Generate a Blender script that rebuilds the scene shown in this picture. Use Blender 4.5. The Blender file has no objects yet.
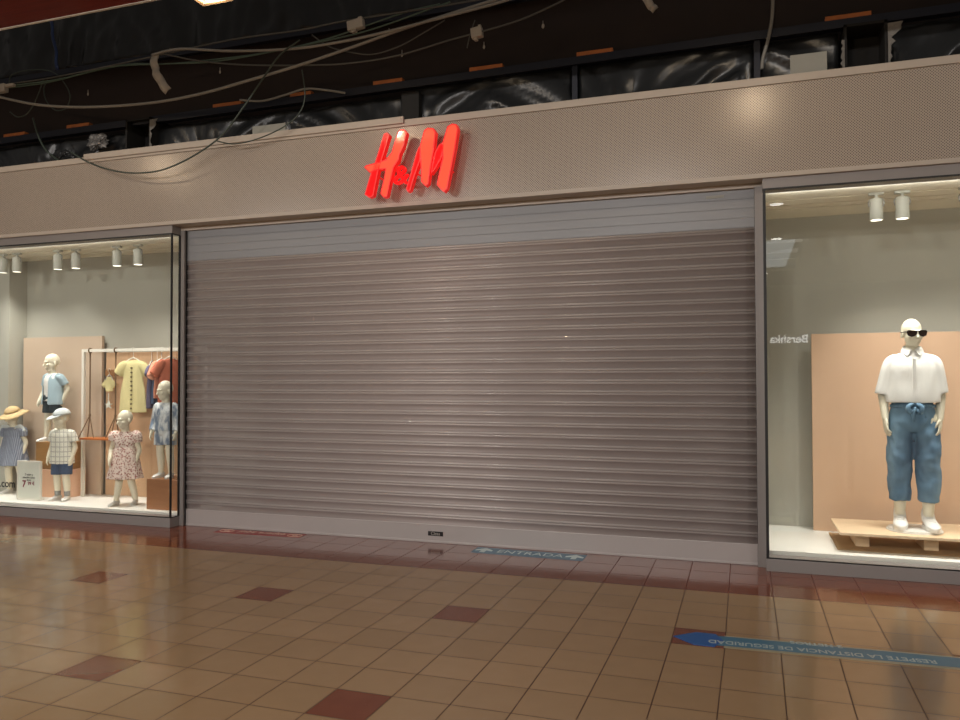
import bpy, bmesh, math, random
from mathutils import Vector, Matrix, noise
random.seed(7)
C = bpy.context.scene.collection
PI = math.pi
# ------------------------------------------------------------------ camera frame (calibrated from the photograph)
F = 781.0
def nrm(v): return v.normalized()
_vx = -nrm(Vector((-1832 - 480, -(383 - 360), -F)))
_vy = nrm(Vector((744 - 480, -(376 - 360), -F)))
_vy = nrm(_vy - _vx * _vx.dot(_vy))
_vz = _vx.cross(_vy)
RW = Matrix((_vx, _vy, _vz))           # world = RW @ camera
CAM = Vector((0, 0, 1.5))
def ray(x, y): return RW @ Vector((x - 480, -(y - 360), -F))
def at(x, y, Y):
    d = ray(x, y); return CAM + d * (Y / d.y)
def atz(x, y, z):
    d = ray(x, y); return CAM + d * ((z - CAM.z) / d.z)

# ------------------------------------------------------------------ materials
def srgb(r, g, b):
    f = lambda c: (c / 255 / 12.92) if c / 255 <= .04045 else ((c / 255 + .055) / 1.055) ** 2.4
    return (f(r), f(g), f(b), 1)
M = {}
class NT:
    def __init__(s, name):
        s.m = bpy.data.materials.new(name); s.m.use_nodes = True
        s.t = s.m.node_tree; s.n = s.t.nodes; s.l = s.t.links
        s.b = s.n['Principled BSDF']; s.out = s.n['Material Output']
    def node(s, typ, **kw):
        n = s.n.new(typ)
        for k, v in kw.items(): setattr(n, k, v)
        return n
    def link(s, a, b): s.l.new(a, b)
    def math(s, op, a, b=None, c=None):
        n = s.node('ShaderNodeMath', operation=op)
        for i, v in enumerate((a, b, c)):
            if v is None: continue
            if isinstance(v, (int, float)): n.inputs[i].default_value = v
            else: s.link(v, n.inputs[i])
        return n.outputs[0]
    def mix(s, fac, a, b):
        n = s.node('ShaderNodeMix', data_type='RGBA')
        for i, v in ((0, fac), (6, a), (7, b)):
            if isinstance(v, (int, float)): n.inputs[i].default_value = v
            elif isinstance(v, tuple): n.inputs[i].default_value = v
            else: s.link(v, n.inputs[i])
        return n.outputs[2]
    def coord(s, kind='Object'):
        tc = s.node('ShaderNodeTexCoord'); sp = s.node('ShaderNodeSeparateXYZ')
        s.link(tc.outputs[kind], sp.inputs[0]); return tc.outputs[kind], sp.outputs
    def noise(s, co, scale, detail=4, stretch=None):
        if stretch:
            mp = s.node('ShaderNodeMapping'); mp.inputs['Scale'].default_value = stretch
            s.link(co, mp.inputs[0]); co = mp.outputs[0]
        n = s.node('ShaderNodeTexNoise'); n.inputs['Scale'].default_value = scale; n.inputs['Detail'].default_value = detail
        s.link(co, n.inputs['Vector']); return n.outputs[0]
    def bump(s, h, strength, dist=.01):
        n = s.node('ShaderNodeBump'); n.inputs['Strength'].default_value = strength; n.inputs['Distance'].default_value = dist
        s.link(h, n.inputs['Height']); s.link(n.outputs[0], s.b.inputs['Normal'])
def mat(name, col, rough=.5, metal=0, var=0, vscale=8, bump=0, bscale=60, emit=0, ecol=None, stretch=None, coat=0, spec=None):
    t = NT(name); b = t.b
    b.inputs['Base Color'].default_value = col; b.inputs['Roughness'].default_value = rough; b.inputs['Metallic'].default_value = metal
    if spec is not None: b.inputs['Specular IOR Level'].default_value = spec
    if coat: b.inputs['Coat Weight'].default_value = coat
    if var or bump: co, _ = t.coord()
    if var:
        n = t.noise(co, vscale, 5, stretch)
        d = tuple(c * (1 - var) for c in col[:3]) + (1,); e = tuple(min(1, c * (1 + var)) for c in col[:3]) + (1,)
        t.link(t.mix(n, d, e), b.inputs['Base Color'])
    if bump: t.bump(t.noise(co, bscale, 3, stretch), bump)
    if emit:
        b.inputs['Emission Color'].default_value = ecol or col; b.inputs['Emission Strength'].default_value = emit
    M[name] = t.m; return t.m

mat('skin', srgb(236, 228, 204), .45, bump=.02, bscale=40)
mat('white_plastic', srgb(232, 230, 224), .4, bump=.02)
mat('grey_frame', srgb(138, 132, 128), .45, .15, var=.06, vscale=3)
mat('fascia_plain', srgb(182, 170, 156), .45, var=.04, vscale=2)
mat('gasket', srgb(18, 17, 16), .5)
mat('display_wall', srgb(182, 180, 168), .85, var=.05, vscale=2)
mat('display_ceiling', srgb(240, 234, 216), .8, var=.03, vscale=3)
mat('display_floor', srgb(244, 242, 234), .45, var=.03, vscale=4)
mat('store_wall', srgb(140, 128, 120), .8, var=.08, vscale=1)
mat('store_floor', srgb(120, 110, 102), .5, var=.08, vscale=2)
mat('panel_pink', srgb(213, 178, 148), .7, var=.06, vscale=2.2, bump=.05, bscale=18)
mat('panel_beige', srgb(202, 180, 158), .7, var=.05, vscale=2)
mat('panel_wood', srgb(206, 168, 132), .6, var=.14, vscale=5, stretch=(6, 6, .5))
mat('brown_strip', srgb(150, 104, 62), .6, var=.15, vscale=12)
mat('crate_wood', srgb(158, 116, 66), .5, var=.28, vscale=4, stretch=(1, 1, 7), bump=.05)
mat('ply_wood', srgb(232, 204, 168), .55, var=.12, vscale=3, stretch=(1, 8, 8), bump=.05)
mat('plinth_wood', srgb(160, 108, 70), .5, var=.2, vscale=4, stretch=(1, 1, 6))
mat('pink_board', srgb(240, 196, 166), .7, var=.03)
mat('mat_cork', srgb(170, 140, 104), .8, var=.12, vscale=14)
mat('white_paint', srgb(236, 232, 220), .4, var=.02)
mat('rope', srgb(118, 92, 64), .8, bump=.2, bscale=200)
mat('swing_wood', srgb(184, 106, 48), .45, var=.2, vscale=6)
mat('shirt_white', srgb(238, 236, 230), .8, bump=.12, bscale=24)
mat('sneaker_white', srgb(235, 233, 228), .5, bump=.04)
mat('sneaker_grey', srgb(196, 194, 186), .6, var=.1)
mat('sock_grey', srgb(150, 150, 146), .9, bump=.2, bscale=120)
mat('lens', srgb(52, 38, 32), .12)
mat('sunglass_frame', srgb(34, 24, 20), .25)
mat('shirt_blue', srgb(166, 188, 198), .85, var=.12, vscale=10, bump=.1)
mat('shorts_dark', srgb(48, 60, 66), .85, var=.2, vscale=14)
mat('shorts_denim', srgb(70, 88, 116), .85, var=.22, vscale=30, bump=.1)
mat('cap_cloth', srgb(206, 212, 212), .85, bump=.1)
mat('straw', srgb(214, 186, 138), .8, var=.16, vscale=60, bump=.4, bscale=150)
mat('band_dark', srgb(70, 60, 60), .8)
mat('cloth_yellow', srgb(222, 210, 154), .85, var=.06, bump=.1)
mat('cloth_purple', srgb(104, 98, 122), .85, var=.16, bump=.1)
mat('cloth_coral', srgb(206, 118, 90), .85, var=.08, bump=.1)
mat('cloth_salmon', srgb(232, 162, 132), .85, var=.06, bump=.1)
mat('button_dark', srgb(110, 96, 56), .4)
mat('metal_grey', srgb(150, 150, 148), .35, .8)
mat('spot_body', srgb(186, 186, 176), .5)
mat('lamp_glow', (1, .9, .72, 1), .5, emit=14, ecol=(1, .9, .72, 1))
mat('spot_glow', (1, .95, .85, 1), .5, emit=2.5, ecol=(1, .93, .8, 1))
mat('downlight_glow', (1, 1, 1, 1), .5, emit=6, ecol=(1, .97, .92, 1))
mat('skylight_glow', (1, 1, 1, 1), .5, emit=.32, ecol=(.86, .95, 1, 1))
mat('brass', srgb(150, 124, 96), .5, .3)
mat('red_wood', srgb(104, 26, 12), .6, var=.45, vscale=5, stretch=(.4, 8, 1), spec=.1)
mat('trim_white', srgb(190, 184, 170), .5)
mat('black_plastic', (.014, .015, .016, 1), .3, bump=.15, bscale=9, spec=.5)
mat('brown_board', srgb(36, 24, 19), .75, var=.45, vscale=2.5, bump=.2, bscale=5)
mat('blue_steel', srgb(16, 20, 36), .5, 0, var=.2)
mat('batten_orange', srgb(176, 104, 54), .7, var=.25, vscale=20)
mat('cable_grey', srgb(142, 140, 134), .5)
mat('cable_green', srgb(84, 104, 92), .5)
mat('cable_dark', srgb(56, 66, 58), .5)
mat('cable_dim', srgb(84, 84, 80), .5)
mat('pipe_grey', srgb(128, 126, 120), .5)
mat('foil', srgb(110, 108, 106), .4, .3, var=.3, vscale=30, bump=.5, bscale=40)
mat('duct_dark', srgb(26, 24, 22), .8)
mat('plate_grey', srgb(150, 148, 138), .6, var=.05)
mat('foam_white', srgb(176, 170, 160), .8, var=.15, vscale=20, bump=.3)
mat('ragged_grey', srgb(120, 116, 110), .7, var=.25, vscale=30, bump=.4)
mat('pipe_blue', srgb(40, 62, 110), .5, var=.3)
mat('sign_side', (.75, .01, .008, 1), .3, emit=.42, ecol=(1, .012, .012, 1))
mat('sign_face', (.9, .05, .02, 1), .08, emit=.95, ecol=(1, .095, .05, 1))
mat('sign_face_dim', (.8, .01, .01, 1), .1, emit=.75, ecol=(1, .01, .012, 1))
mat('bershka_glow', (1, 1, 1, 1), .5, emit=3, ecol=(1, 1, 1, 1))
mat('opposite_dark', srgb(70, 64, 58), .6, var=.2, vscale=2)
mat('ceiling_mall', srgb(96, 72, 58), .7, var=.1)
mat('blue_sticker', srgb(56, 108, 134), .4, var=.05)
mat('blue_diamond', srgb(16, 84, 150), .4)
mat('sticker_film', srgb(146, 138, 112), .35, var=.04)
mat('red_sticker', srgb(140, 30, 28), .45, var=.08)
mat('sticker_text', srgb(206, 222, 220), .45)
mat('sticker_text_warm', srgb(222, 190, 170), .45)
mat('strip_text', srgb(172, 184, 182), .45)
mat('text_black', srgb(22, 22, 22), .5)
mat('text_wine', srgb(130, 30, 50), .5)
mat('card_white', srgb(228, 230, 218), .6)
mat('plate_black', srgb(20, 18, 18), .35)
mat('paper_text', srgb(176, 170, 160), .5)
mat('bar_metal', srgb(176, 168, 164), .38, .25, var=.05, vscale=3)
mat('top_slat', srgb(128, 128, 129), .4, .1, var=.07, vscale=2, stretch=(.4, 1, 6))
mat('rail_white', srgb(232, 226, 216), .4)

# printed textiles
def m_plaid():
    t = NT('plaid_cloth'); co, s = t.coord()
    def band(o, p, w): return t.math('LESS_THAN', t.math('FRACT', t.math('DIVIDE', o, p)), w)
    a = band(s[2], .055, .16); b = band(t.math('ADD', s[0], s[1]), .055, .16)
    c = t.math('MINIMUM', t.math('ADD', a, b), 1)
    t.link(t.mix(t.math('MULTIPLY', c, .75), srgb(232, 230, 216), srgb(150, 148, 140)), t.b.inputs['Base Color'])
    t.b.inputs['Roughness'].default_value = .85; t.bump(t.noise(co, 20), .1); M['plaid_cloth'] = t.m
def m_floral():
    t = NT('floral_cloth'); co, s = t.coord()
    v = t.node('ShaderNodeTexVoronoi'); v.inputs['Scale'].default_value = 52; t.link(co, v.inputs['Vector'])
    sp = t.math('LESS_THAN', v.outputs['Distance'], .38)
    v2 = t.node('ShaderNodeTexVoronoi'); v2.inputs['Scale'].default_value = 90; t.link(co, v2.inputs['Vector'])
    sp2 = t.math('LESS_THAN', v2.outputs['Distance'], .22)
    c = t.mix(sp, srgb(238, 218, 206), srgb(150, 66, 58)); c = t.mix(t.math('MULTIPLY', sp2, .8), c, srgb(70, 66, 44))
    t.link(c, t.b.inputs['Base Color']); t.b.inputs['Roughness'].default_value = .85; M['floral_cloth'] = t.m
def m_chambray():
    t = NT('chambray_cloth'); co, s = t.coord()
    st = t.math('LESS_THAN', t.math('FRACT', t.math('MULTIPLY', s[0], 60)), .4)
    n = t.noise(co, 12)
    c = t.mix(t.math('MULTIPLY', st, .45), t.mix(n, srgb(96, 104, 122), srgb(134, 142, 160)), srgb(196, 200, 208))
    t.link(c, t.b.inputs['Base Color']); t.b.inputs['Roughness'].default_value = .85; t.bump(n, .2); M['chambray_cloth'] = t.m
def m_denim(name, lo, hi, sc=5, c0=.35, c1=.65):
    t = NT(name); co, s = t.coord()
    n = t.noise(co, sc, 6, (1, 1, .45)); r = t.node('ShaderNodeMapRange'); r.inputs[1].default_value = c0; r.inputs[2].default_value = c1
    t.link(n, r.inputs[0]); t.link(t.mix(r.outputs[0], lo, hi), t.b.inputs['Base Color'])
    t.b.inputs['Roughness'].default_value = .85; t.bump(t.noise(co, 300, 2), .15, .002); M[name] = t.m
m_plaid(); m_floral(); m_chambray()
m_denim('denim_blue', srgb(72, 106, 134), srgb(128, 160, 182), 5, .3, .7)
m_denim('denim_acid', srgb(120, 136, 156), srgb(226, 230, 230), 16, .42, .58)

def m_fascia():
    t = NT('perforated_panel'); co, s = t.coord()
    p = .021
    u = t.math('SINE', t.math('MULTIPLY', s[0], 2 * PI / p)); v = t.math('SINE', t.math('MULTIPLY', s[2], 2 * PI / p))
    h = t.math('GREATER_THAN', t.math('MULTIPLY', u, v), .42)
    n = t.noise(co, 1.2, 3)
    c = t.mix(h, t.mix(n, srgb(170, 157, 143), srgb(184, 171, 156)), srgb(74, 62, 54))
    # joints between the cladding sheets
    t.link(c, t.b.inputs['Base Color']); t.b.inputs['Roughness'].default_value = .27; t.b.inputs['Metallic'].default_value = .05
    t.bump(h, .25, -.003); M['perforated_panel'] = t.m
m_fascia()

TS = .290; X0 = -.405; Y0 = 4.532
def m_floor():
    t = NT('floor_tiles'); co, s = t.coord()
    xs = t.math('MULTIPLY_ADD', t.math('MAXIMUM', t.math('SUBTRACT', 4.53, s[1]), 0), .0125, s[0])
    i = t.math('DIVIDE', t.math('SUBTRACT', xs, X0), TS); j = t.math('DIVIDE', t.math('SUBTRACT', s[1], Y0), TS)
    fi = t.math('FRACT', i); fj = t.math('FRACT', j)
    ci = t.math('FLOOR', i); cj = t.math('FLOOR', j)
    def edge(f): return t.math('MINIMUM', f, t.math('SUBTRACT', 1, f))
    e = t.math('MINIMUM', edge(fi), edge(fj))
    grout = t.math('LESS_THAN', e, .011)
    def m5(c): return t.math('LESS_THAN', t.math('FLOORED_MODULO', t.math('ADD', c, .5), 5), 1)
    dark = t.math('MULTIPLY', m5(ci), m5(cj))
    band = t.math('GREATER_THAN', s[1], Y0 + 4 * TS)
    red = t.math('MAXIMUM', dark, band)
    wn = t.node('ShaderNodeTexWhiteNoise', noise_dimensions='3D'); cv = t.node('ShaderNodeCombineXYZ')
    t.link(ci, cv.inputs[0]); t.link(cj, cv.inputs[1]); t.link(cv.outputs[0], wn.inputs[0])
    n = t.noise(co, 7, 5)
    beige = t.mix(wn.outputs[0], srgb(152, 123, 89), srgb(163, 133, 98))
    beige = t.mix(t.math('MULTIPLY', n, .35), beige, srgb(134, 106, 75))
    rc = t.mix(n, srgb(104, 52, 34), srgb(124, 66, 42))
    c = t.mix(red, beige, rc)
    c = t.mix(grout, c, t.mix(band, srgb(82, 54, 34), srgb(84, 36, 24)))
    t.link(c, t.b.inputs['Base Color'])
    r = t.math('MULTIPLY_ADD', grout, .5, t.math('MULTIPLY_ADD', red, -.015, t.math('MULTIPLY_ADD', n, .08, .10)))
    t.link(r, t.b.inputs['Roughness'])
    hh = t.math('MULTIPLY_ADD', grout, -1, t.math('MULTIPLY', t.noise(co, 2.5, 2), .25))
    t.bump(hh, .25, .004)
    M['floor_tiles'] = t.m
m_floor(); M['floor_tiles'].node_tree.nodes['Principled BSDF'].inputs['Specular IOR Level'].default_value = .5

def m_glass():
    t = NT('window_glass')
    g = t.node('ShaderNodeNewGeometry'); d = t.node('ShaderNodeVectorMath', operation='DOT_PRODUCT')
    t.link(g.outputs['Incoming'], d.inputs[0]); t.link(g.outputs['Normal'], d.inputs[1])
    c = t.math('ABSOLUTE', d.outputs['Value'])
    f = t.math('MULTIPLY_ADD', t.math('POWER', t.math('SUBTRACT', 1, c), 5), .9, .065)
    tr = t.node('ShaderNodeBsdfTransparent'); tr.inputs[0].default_value = (.97, .98, .97, 1)
    gl = t.node('ShaderNodeBsdfGlossy'); gl.inputs['Roughness'].default_value = 0
    mx = t.node('ShaderNodeMixShader'); t.link(f, mx.inputs[0]); t.link(tr.outputs[0], mx.inputs[1]); t.link(gl.outputs[0], mx.inputs[2])
    t.link(mx.outputs[0], t.out.inputs[0]); M['window_glass'] = t.m
m_glass()
def m_perf(name, col, hole, rough, metal=.2, coat=0):
    t = NT(name); co, s = t.coord()
    n = t.noise(co, 1.2, 4, (1, 1, 3))
    t.link(t.mix(n, tuple(c * .88 for c in col[:3]) + (1,), tuple(c * 1.08 for c in col[:3]) + (1,)), t.b.inputs['Base Color'])
    t.b.inputs['Roughness'].default_value = rough; t.b.inputs['Metallic'].default_value = metal
    if coat: t.b.inputs['Coat Weight'].default_value = coat; t.b.inputs['Coat Roughness'].default_value = .07
    tr = t.node('ShaderNodeBsdfTransparent'); mx = t.node('ShaderNodeMixShader')
    mx.inputs[0].default_value = hole; t.link(t.b.outputs[0], mx.inputs[1]); t.link(tr.outputs[0], mx.inputs[2])
    t.link(mx.outputs[0], t.out.inputs[0]); M[name] = t.m
m_perf('shutter_perforated', srgb(180, 167, 162), .34, .5, .1)
m_perf('shutter_rib', srgb(192, 182, 177), .1, .3, .15, .6)

# ------------------------------------------------------------------ mesh helpers
def box(bm, a, b, mi=0, Mx=None, bevel=0):
    a, b = Vector(a), Vector(b)
    c = (a + b) / 2; s = Vector((abs(b.x - a.x), abs(b.y - a.y), abs(b.z - a.z)))
    m = Matrix.Translation(c) @ Matrix.Diagonal((s.x, s.y, s.z, 1))
    if Mx is not None: m = Mx @ m
    r = bmesh.ops.create_cube(bm, size=1, matrix=m)
    fs = {f for v in r['verts'] for f in v.link_faces}
    for f in fs: f.material_index = mi
    if bevel:
        es = {e for v in r['verts'] for e in v.link_edges}
        rr = bmesh.ops.bevel(bm, geom=list(es), offset=bevel, segments=2, affect='EDGES', profile=.7)
        for f in rr['faces']: f.material_index = mi
def cyl(bm, a, b, r1, r2=None, seg=16, mi=0):
    a, b = Vector(a), Vector(b); d = b - a; r2 = r1 if r2 is None else r2
    m = Matrix.Translation((a + b) / 2) @ d.to_track_quat('Z', 'Y').to_matrix().to_4x4()
    r = bmesh.ops.create_cone(bm, cap_ends=True, segments=seg, radius1=r1, radius2=r2, depth=d.length, matrix=m)
    for f in {f for v in r['verts'] for f in v.link_faces}: f.material_index = mi
def ell(bm, c, r, Mx=None, u=18, v=12):
    m = Matrix.Translation(Vector(c)) @ Matrix.Diagonal((r[0], r[1], r[2], 1))
    if Mx is not None: m = Mx @ m
    bmesh.ops.create_uvsphere(bm, u_segments=u, v_segments=v, radius=1, matrix=m)
def catmull(P, n=5):
    out = []
    for i in range(len(P) - 1):
        p0 = P[max(i - 1, 0)]; p1 = P[i]; p2 = P[i + 1]; p3 = P[min(i + 2, len(P) - 1)]
        for k in range(n):
            t = k / n
            out.append(.5 * ((2 * p1) + (p2 - p0) * t + (2 * p0 - 5 * p1 + 4 * p2 - p3) * t * t + (3 * p1 - p0 - 3 * p2 + p3) * t ** 3))
    out.append(P[-1]); return out
def rings(bm, rs, caps=(True, True), seg=24, mi=0):
    """rs: list of (centre, xaxis*rx, yaxis*ry, fold count, fold amp, phase)"""
    prev = None; first = None
    for r in rs:
        c, ax, ay = Vector(r[0]), Vector(r[1]), Vector(r[2]); n, am, ph = (r[3:] + (0, 0, 0))[:3]
        vs = []
        for k in range(seg):
            a = 2 * PI * k / seg; q = 1 + am * math.sin(n * a + ph) if am else 1
            vs.append(bm.verts.new(c + (ax * math.cos(a) + ay * math.sin(a)) * q))
        if prev:
            for k in range(seg):
                f = bm.faces.new((prev[k], prev[(k + 1) % seg], vs[(k + 1) % seg], vs[k])); f.material_index = mi
        else: first = vs
        prev = vs
    if caps[0]: bm.faces.new(list(reversed(first))).material_index = mi
    if caps[1]: bm.faces.new(prev).material_index = mi
def limb(bm, pts, rad, seg=14, n=5, caps=True, flat=1, side=None, ends=True):
    P = [Vector(p) for p in pts]; Rr = [Vector((r, 0, 0)) for r in rad]
    Q = catmull(P, n); RQ = [v.x for v in catmull(Rr, n)]
    side = Vector(side) if side is not None else Vector((0, 1, 0.001)); rs = []
    for i, q in enumerate(Q):
        d = (Q[min(i + 1, len(Q) - 1)] - Q[max(i - 1, 0)]).normalized()
        x = side.cross(d)
        if x.length < 1e-4: x = Vector((1, 0, 0)).cross(d)
        x.normalize(); y = d.cross(x).normalized()
        rs.append((q, x * RQ[i], y * RQ[i] * flat))
    rings(bm, rs, (caps, caps), seg)
    if ends:
        for q, r in ((Q[0], RQ[0]), (Q[-1], RQ[-1])): ell(bm, q, (r, r, r), u=12, v=8)
def extr(bm, poly, d, mi_face=0, mi_side=0):
    """prism: poly = list of Vector, d = offset vector to the back"""
    a = [bm.verts.new(p) for p in poly]; b = [bm.verts.new(p + d) for p in poly]
    f = bm.faces.new(a); f.material_index = mi_face
    g = bm.faces.new(list(reversed(b))); g.material_index = mi_side
    for i in range(len(a)):
        j = (i + 1) % len(a); q = bm.faces.new((a[j], a[i], b[i], b[j])); q.material_index = mi_side
def link(name, me, mats, parent=None, smooth=False):
    for m in (mats if isinstance(mats, (list, tuple)) else [mats]): me.materials.append(M[m] if isinstance(m, str) else m)
    if smooth:
        for p in me.polygons: p.use_smooth = True
    o = bpy.data.objects.new(name, me); C.objects.link(o)
    if parent is not None: o.parent = parent
    return o
def ob(name, bm, mats, parent=None, smooth=False, recalc=True, origin=None):
    if recalc: bmesh.ops.recalc_face_normals(bm, faces=bm.faces)
    if origin is not None:
        origin = Vector(origin); bmesh.ops.translate(bm, verts=bm.verts, vec=-origin)
    me = bpy.data.meshes.new(name); bm.to_mesh(me); bm.free()
    o = link(name, me, mats, parent, smooth)
    if origin is not None: o.location = origin
    return o
def smooth_sharp(o, ang=35):
    bm = bmesh.new(); bm.from_mesh(o.data)
    for e in bm.edges:
        if len(e.link_faces) == 2 and e.calc_face_angle(0) > math.radians(ang): e.smooth = False
    for f in bm.faces: f.smooth = True
    bm.to_mesh(o.data); bm.free()
def tag(o, label=None, cat=None, group=None, kind=None):
    if label: o['label'] = label
    if cat: o['category'] = cat
    if group: o['group'] = group
    if kind: o['kind'] = kind
    return o
def empty(name, loc, rz=0, **kw):
    o = bpy.data.objects.new(name, None); C.objects.link(o); o.location = loc; o.rotation_euler.z = rz; o.empty_display_size = .1
    return tag(o, **kw)
def struct(o, **kw): return tag(o, kind='structure', **kw)
def copy_tree(o, parent=None):
    c = o.copy(); C.objects.link(c); c.parent = parent
    for ch in list(o.children): copy_tree(ch, c)
    return c
def remesh(bm, vox, smooth_it=4, fac=.5):
    me = bpy.data.meshes.new('tmp'); bm.to_mesh(me); bm.free()
    o = bpy.data.objects.new('tmp', me); C.objects.link(o)
    md = o.modifiers.new('r', 'REMESH'); md.mode = 'VOXEL'; md.voxel_size = vox
    if smooth_it:
        s = o.modifiers.new('s', 'SMOOTH'); s.iterations = smooth_it; s.factor = fac
    dg = bpy.context.evaluated_depsgraph_get(); dg.update()
    out = bpy.data.meshes.new_from_object(o.evaluated_get(dg))
    bpy.data.objects.remove(o); bpy.data.meshes.remove(me)
    for p in out.polygons: p.use_smooth = True
    return out
def crumple(me, amp, sc, stretch=(1, 1, .4), seed=0):
    for v in me.vertices:
        p = Vector((v.co.x * stretch[0], v.co.y * stretch[1], v.co.z * stretch[2])) * sc + Vector((seed, seed * 2, 0))
        v.co += v.normal * (noise.noise(p) * .65 + noise.noise(p * 2.3) * .35) * amp
def cut_open(me, planes, thick=.003):
    """planes: (point, direction, radius) - faces facing that way near the plane are removed so the cloth is open there"""
    bm = bmesh.new(); bm.from_mesh(me); bm.normal_update()
    kill = []
    for f in bm.faces:
        c = f.calc_center_median()
        for p, d, r in planes:
            if abs((c - p).dot(d)) < .016 and f.normal.dot(d) > .75 and (c - p).length < r: kill.append(f); break
    bmesh.ops.delete(bm, geom=kill, context='FACES')
    bm.to_mesh(me); bm.free()
def textmesh(name, body, size, m, Mx, parent=None, extrude=.001, align='CENTER', shear=0, bold=0, sx=1):
    cu = bpy.data.curves.new('tmp', 'FONT'); cu.body = body; cu.size = size; cu.extrude = extrude; cu.align_x = align; cu.align_y = 'CENTER'
    cu.shear = shear; cu.offset = bold; cu.resolution_u = 4
    o = bpy.data.objects.new('tmp', cu); C.objects.link(o)
    dg = bpy.context.evaluated_depsgraph_get(); dg.update()
    me = bpy.data.meshes.new_from_object(o.evaluated_get(dg)); bpy.data.objects.remove(o)
    me.transform(Matrix.Diagonal((sx, 1, 1, 1)))
    me.materials.clear(); me.name = name
    o = link(name, me, m, parent); o.matrix_local = Mx
    return o
FRONT = Matrix.Rotation(PI / 2, 4, 'X')   # text standing, read from -Y

# ------------------------------------------------------------------ setting
FY = 6.42      # glass plane
SY = 6.60      # shutter plane
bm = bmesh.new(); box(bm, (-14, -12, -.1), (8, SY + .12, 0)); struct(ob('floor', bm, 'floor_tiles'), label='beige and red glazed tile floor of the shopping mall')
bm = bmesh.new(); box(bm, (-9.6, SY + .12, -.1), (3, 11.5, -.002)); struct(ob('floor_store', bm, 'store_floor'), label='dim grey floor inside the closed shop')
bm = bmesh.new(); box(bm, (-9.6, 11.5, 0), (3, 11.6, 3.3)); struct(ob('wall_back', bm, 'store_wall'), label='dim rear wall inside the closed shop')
bm = bmesh.new(); box(bm, (-9.7, 6.5, 0), (-9.6, 11.6, 3.3)); struct(ob('wall_left', bm, 'display_wall'), label='side wall at the left end of the shop')
bm = bmesh.new(); box(bm, (2.9, 6.5, 0), (3.0, 11.6, 3.3)); struct(ob('wall_right', bm, 'display_wall'), label='side wall at the right end of the shop')
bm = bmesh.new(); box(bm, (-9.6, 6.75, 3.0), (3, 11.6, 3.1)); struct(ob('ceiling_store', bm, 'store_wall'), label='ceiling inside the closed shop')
# perforated fascia
bm = bmesh.new(); box(bm, (-12, 6.40, 3.07), (4.5, 6.72, 3.75)); struct(ob('wall_front', bm, 'perforated_panel'), label='perforated beige metal fascia above the shop front')
bm = bmesh.new(); box(bm, (-12, 6.385, 3.752), (4.5, 6.74, 3.812), bevel=.004); struct(ob('trim_1', bm, 'fascia_plain'), label='plain capping strip along the top of the fascia')
bm = bmesh.new(); box(bm, (-12, 6.40, 3.035), (4.5, 6.72, 3.07)); struct(ob('trim_2', bm, 'fascia_plain'), label='plain strip under the perforated fascia')
bm = bmesh.new()
p0 = at(85, 169.5, 6.38); p1 = at(404, 123, 6.38)
box(bm, (p0.x, 6.36, 3.775), (p1.x, 6.385, 3.835), bevel=.003)
cyl(bm, (p1.x - .03, 6.355, 3.82), (p1.x - .03, 6.39, 3.82), .012)
tag(ob('capping_strip', bm, 'fascia_plain'), 'loose beige metal strip lapping the fascia top left of the red sign', 'metal strip')
# headers and posts
def header(x0, x1, n, lab):
    bm = bmesh.new(); box(bm, (x0, 6.43, 2.955), (x1, 6.6, 3.035)); struct(ob('trim_%d' % n, bm, 'grey_frame'), label=lab)
header(-11, -5.44, 3, 'grey header above the left display window')
header(.15, 4.4, 4, 'grey header above the right display window')
bm = bmesh.new(); box(bm, (-5.44, 6.56, 3.0), (.15, 6.75, 3.035)); struct(ob('trim_5', bm, 'fascia_plain'), label='strip above the roller shutter')
bm = bmesh.new(); box(bm, (-5.44, 6.555, 0), (-5.395, 6.72, 3.0), bevel=.004); struct(ob('trim_6', bm, 'grey_frame'), label='grey post between left window and shutter')
bm = bmesh.new(); box(bm, (.092, 6.53, 0), (.16, 6.72, 3.0), bevel=.004); struct(ob('trim_7', bm, 'grey_frame'), label='grey post between shutter and right window')
# plinth sills with chamfer
def window(n, x0, x1, ret):
    w = empty('window_%d' % n, (0, 0, 0), kind='structure', label='glazed display window %s of the roller shutter' % ('left' if n == 1 else 'right'))
    bm = bmesh.new()
    box(bm, (x0, FY, 0), (x1, 6.60, .095), bevel=.004)
    ob('window_sill', bm, 'grey_frame', w)
    bm = bmesh.new(); box(bm, (x0, FY + .012, .097), (x1 - (.012 if ret else 0), FY + .022, 2.955)); ob('window_pane', bm, 'window_glass', w)
    if ret:
        bm = bmesh.new(); box(bm, (x1 - .01, FY + .024, .097), (x1, 6.55, 2.955)); ob('side_pane', bm, 'window_glass', w)
    bm = bmesh.new()
    box(bm, (x0, FY + .008, .095), (x1, FY + .026, .103)); box(bm, (x0, FY + .008, 2.945), (x1, FY + .026, 2.956))
    if ret:
        box(bm, (x1 - .013, FY + .006, .1), (x1 - .001, FY + .026, 2.95)); box(bm, (x1 - .012, 6.54, .1), (x1 + .004, 6.556, 2.95))
        box(bm, (x1 - .012, FY + .02, .095), (x1 - .001, 6.55, .103)); box(bm, (x1 - .012, FY + .02, 2.945), (x1 - .001, 6.55, 2.956))
    else:
        box(bm, (x0 + .001, FY + .006, .1), (x0 + .022, FY + .05, 2.95))
    ob('window_frame', bm, 'gasket', w)
window(1, -11, -5.44, True); window(2, .15, 4.4, False)
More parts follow.
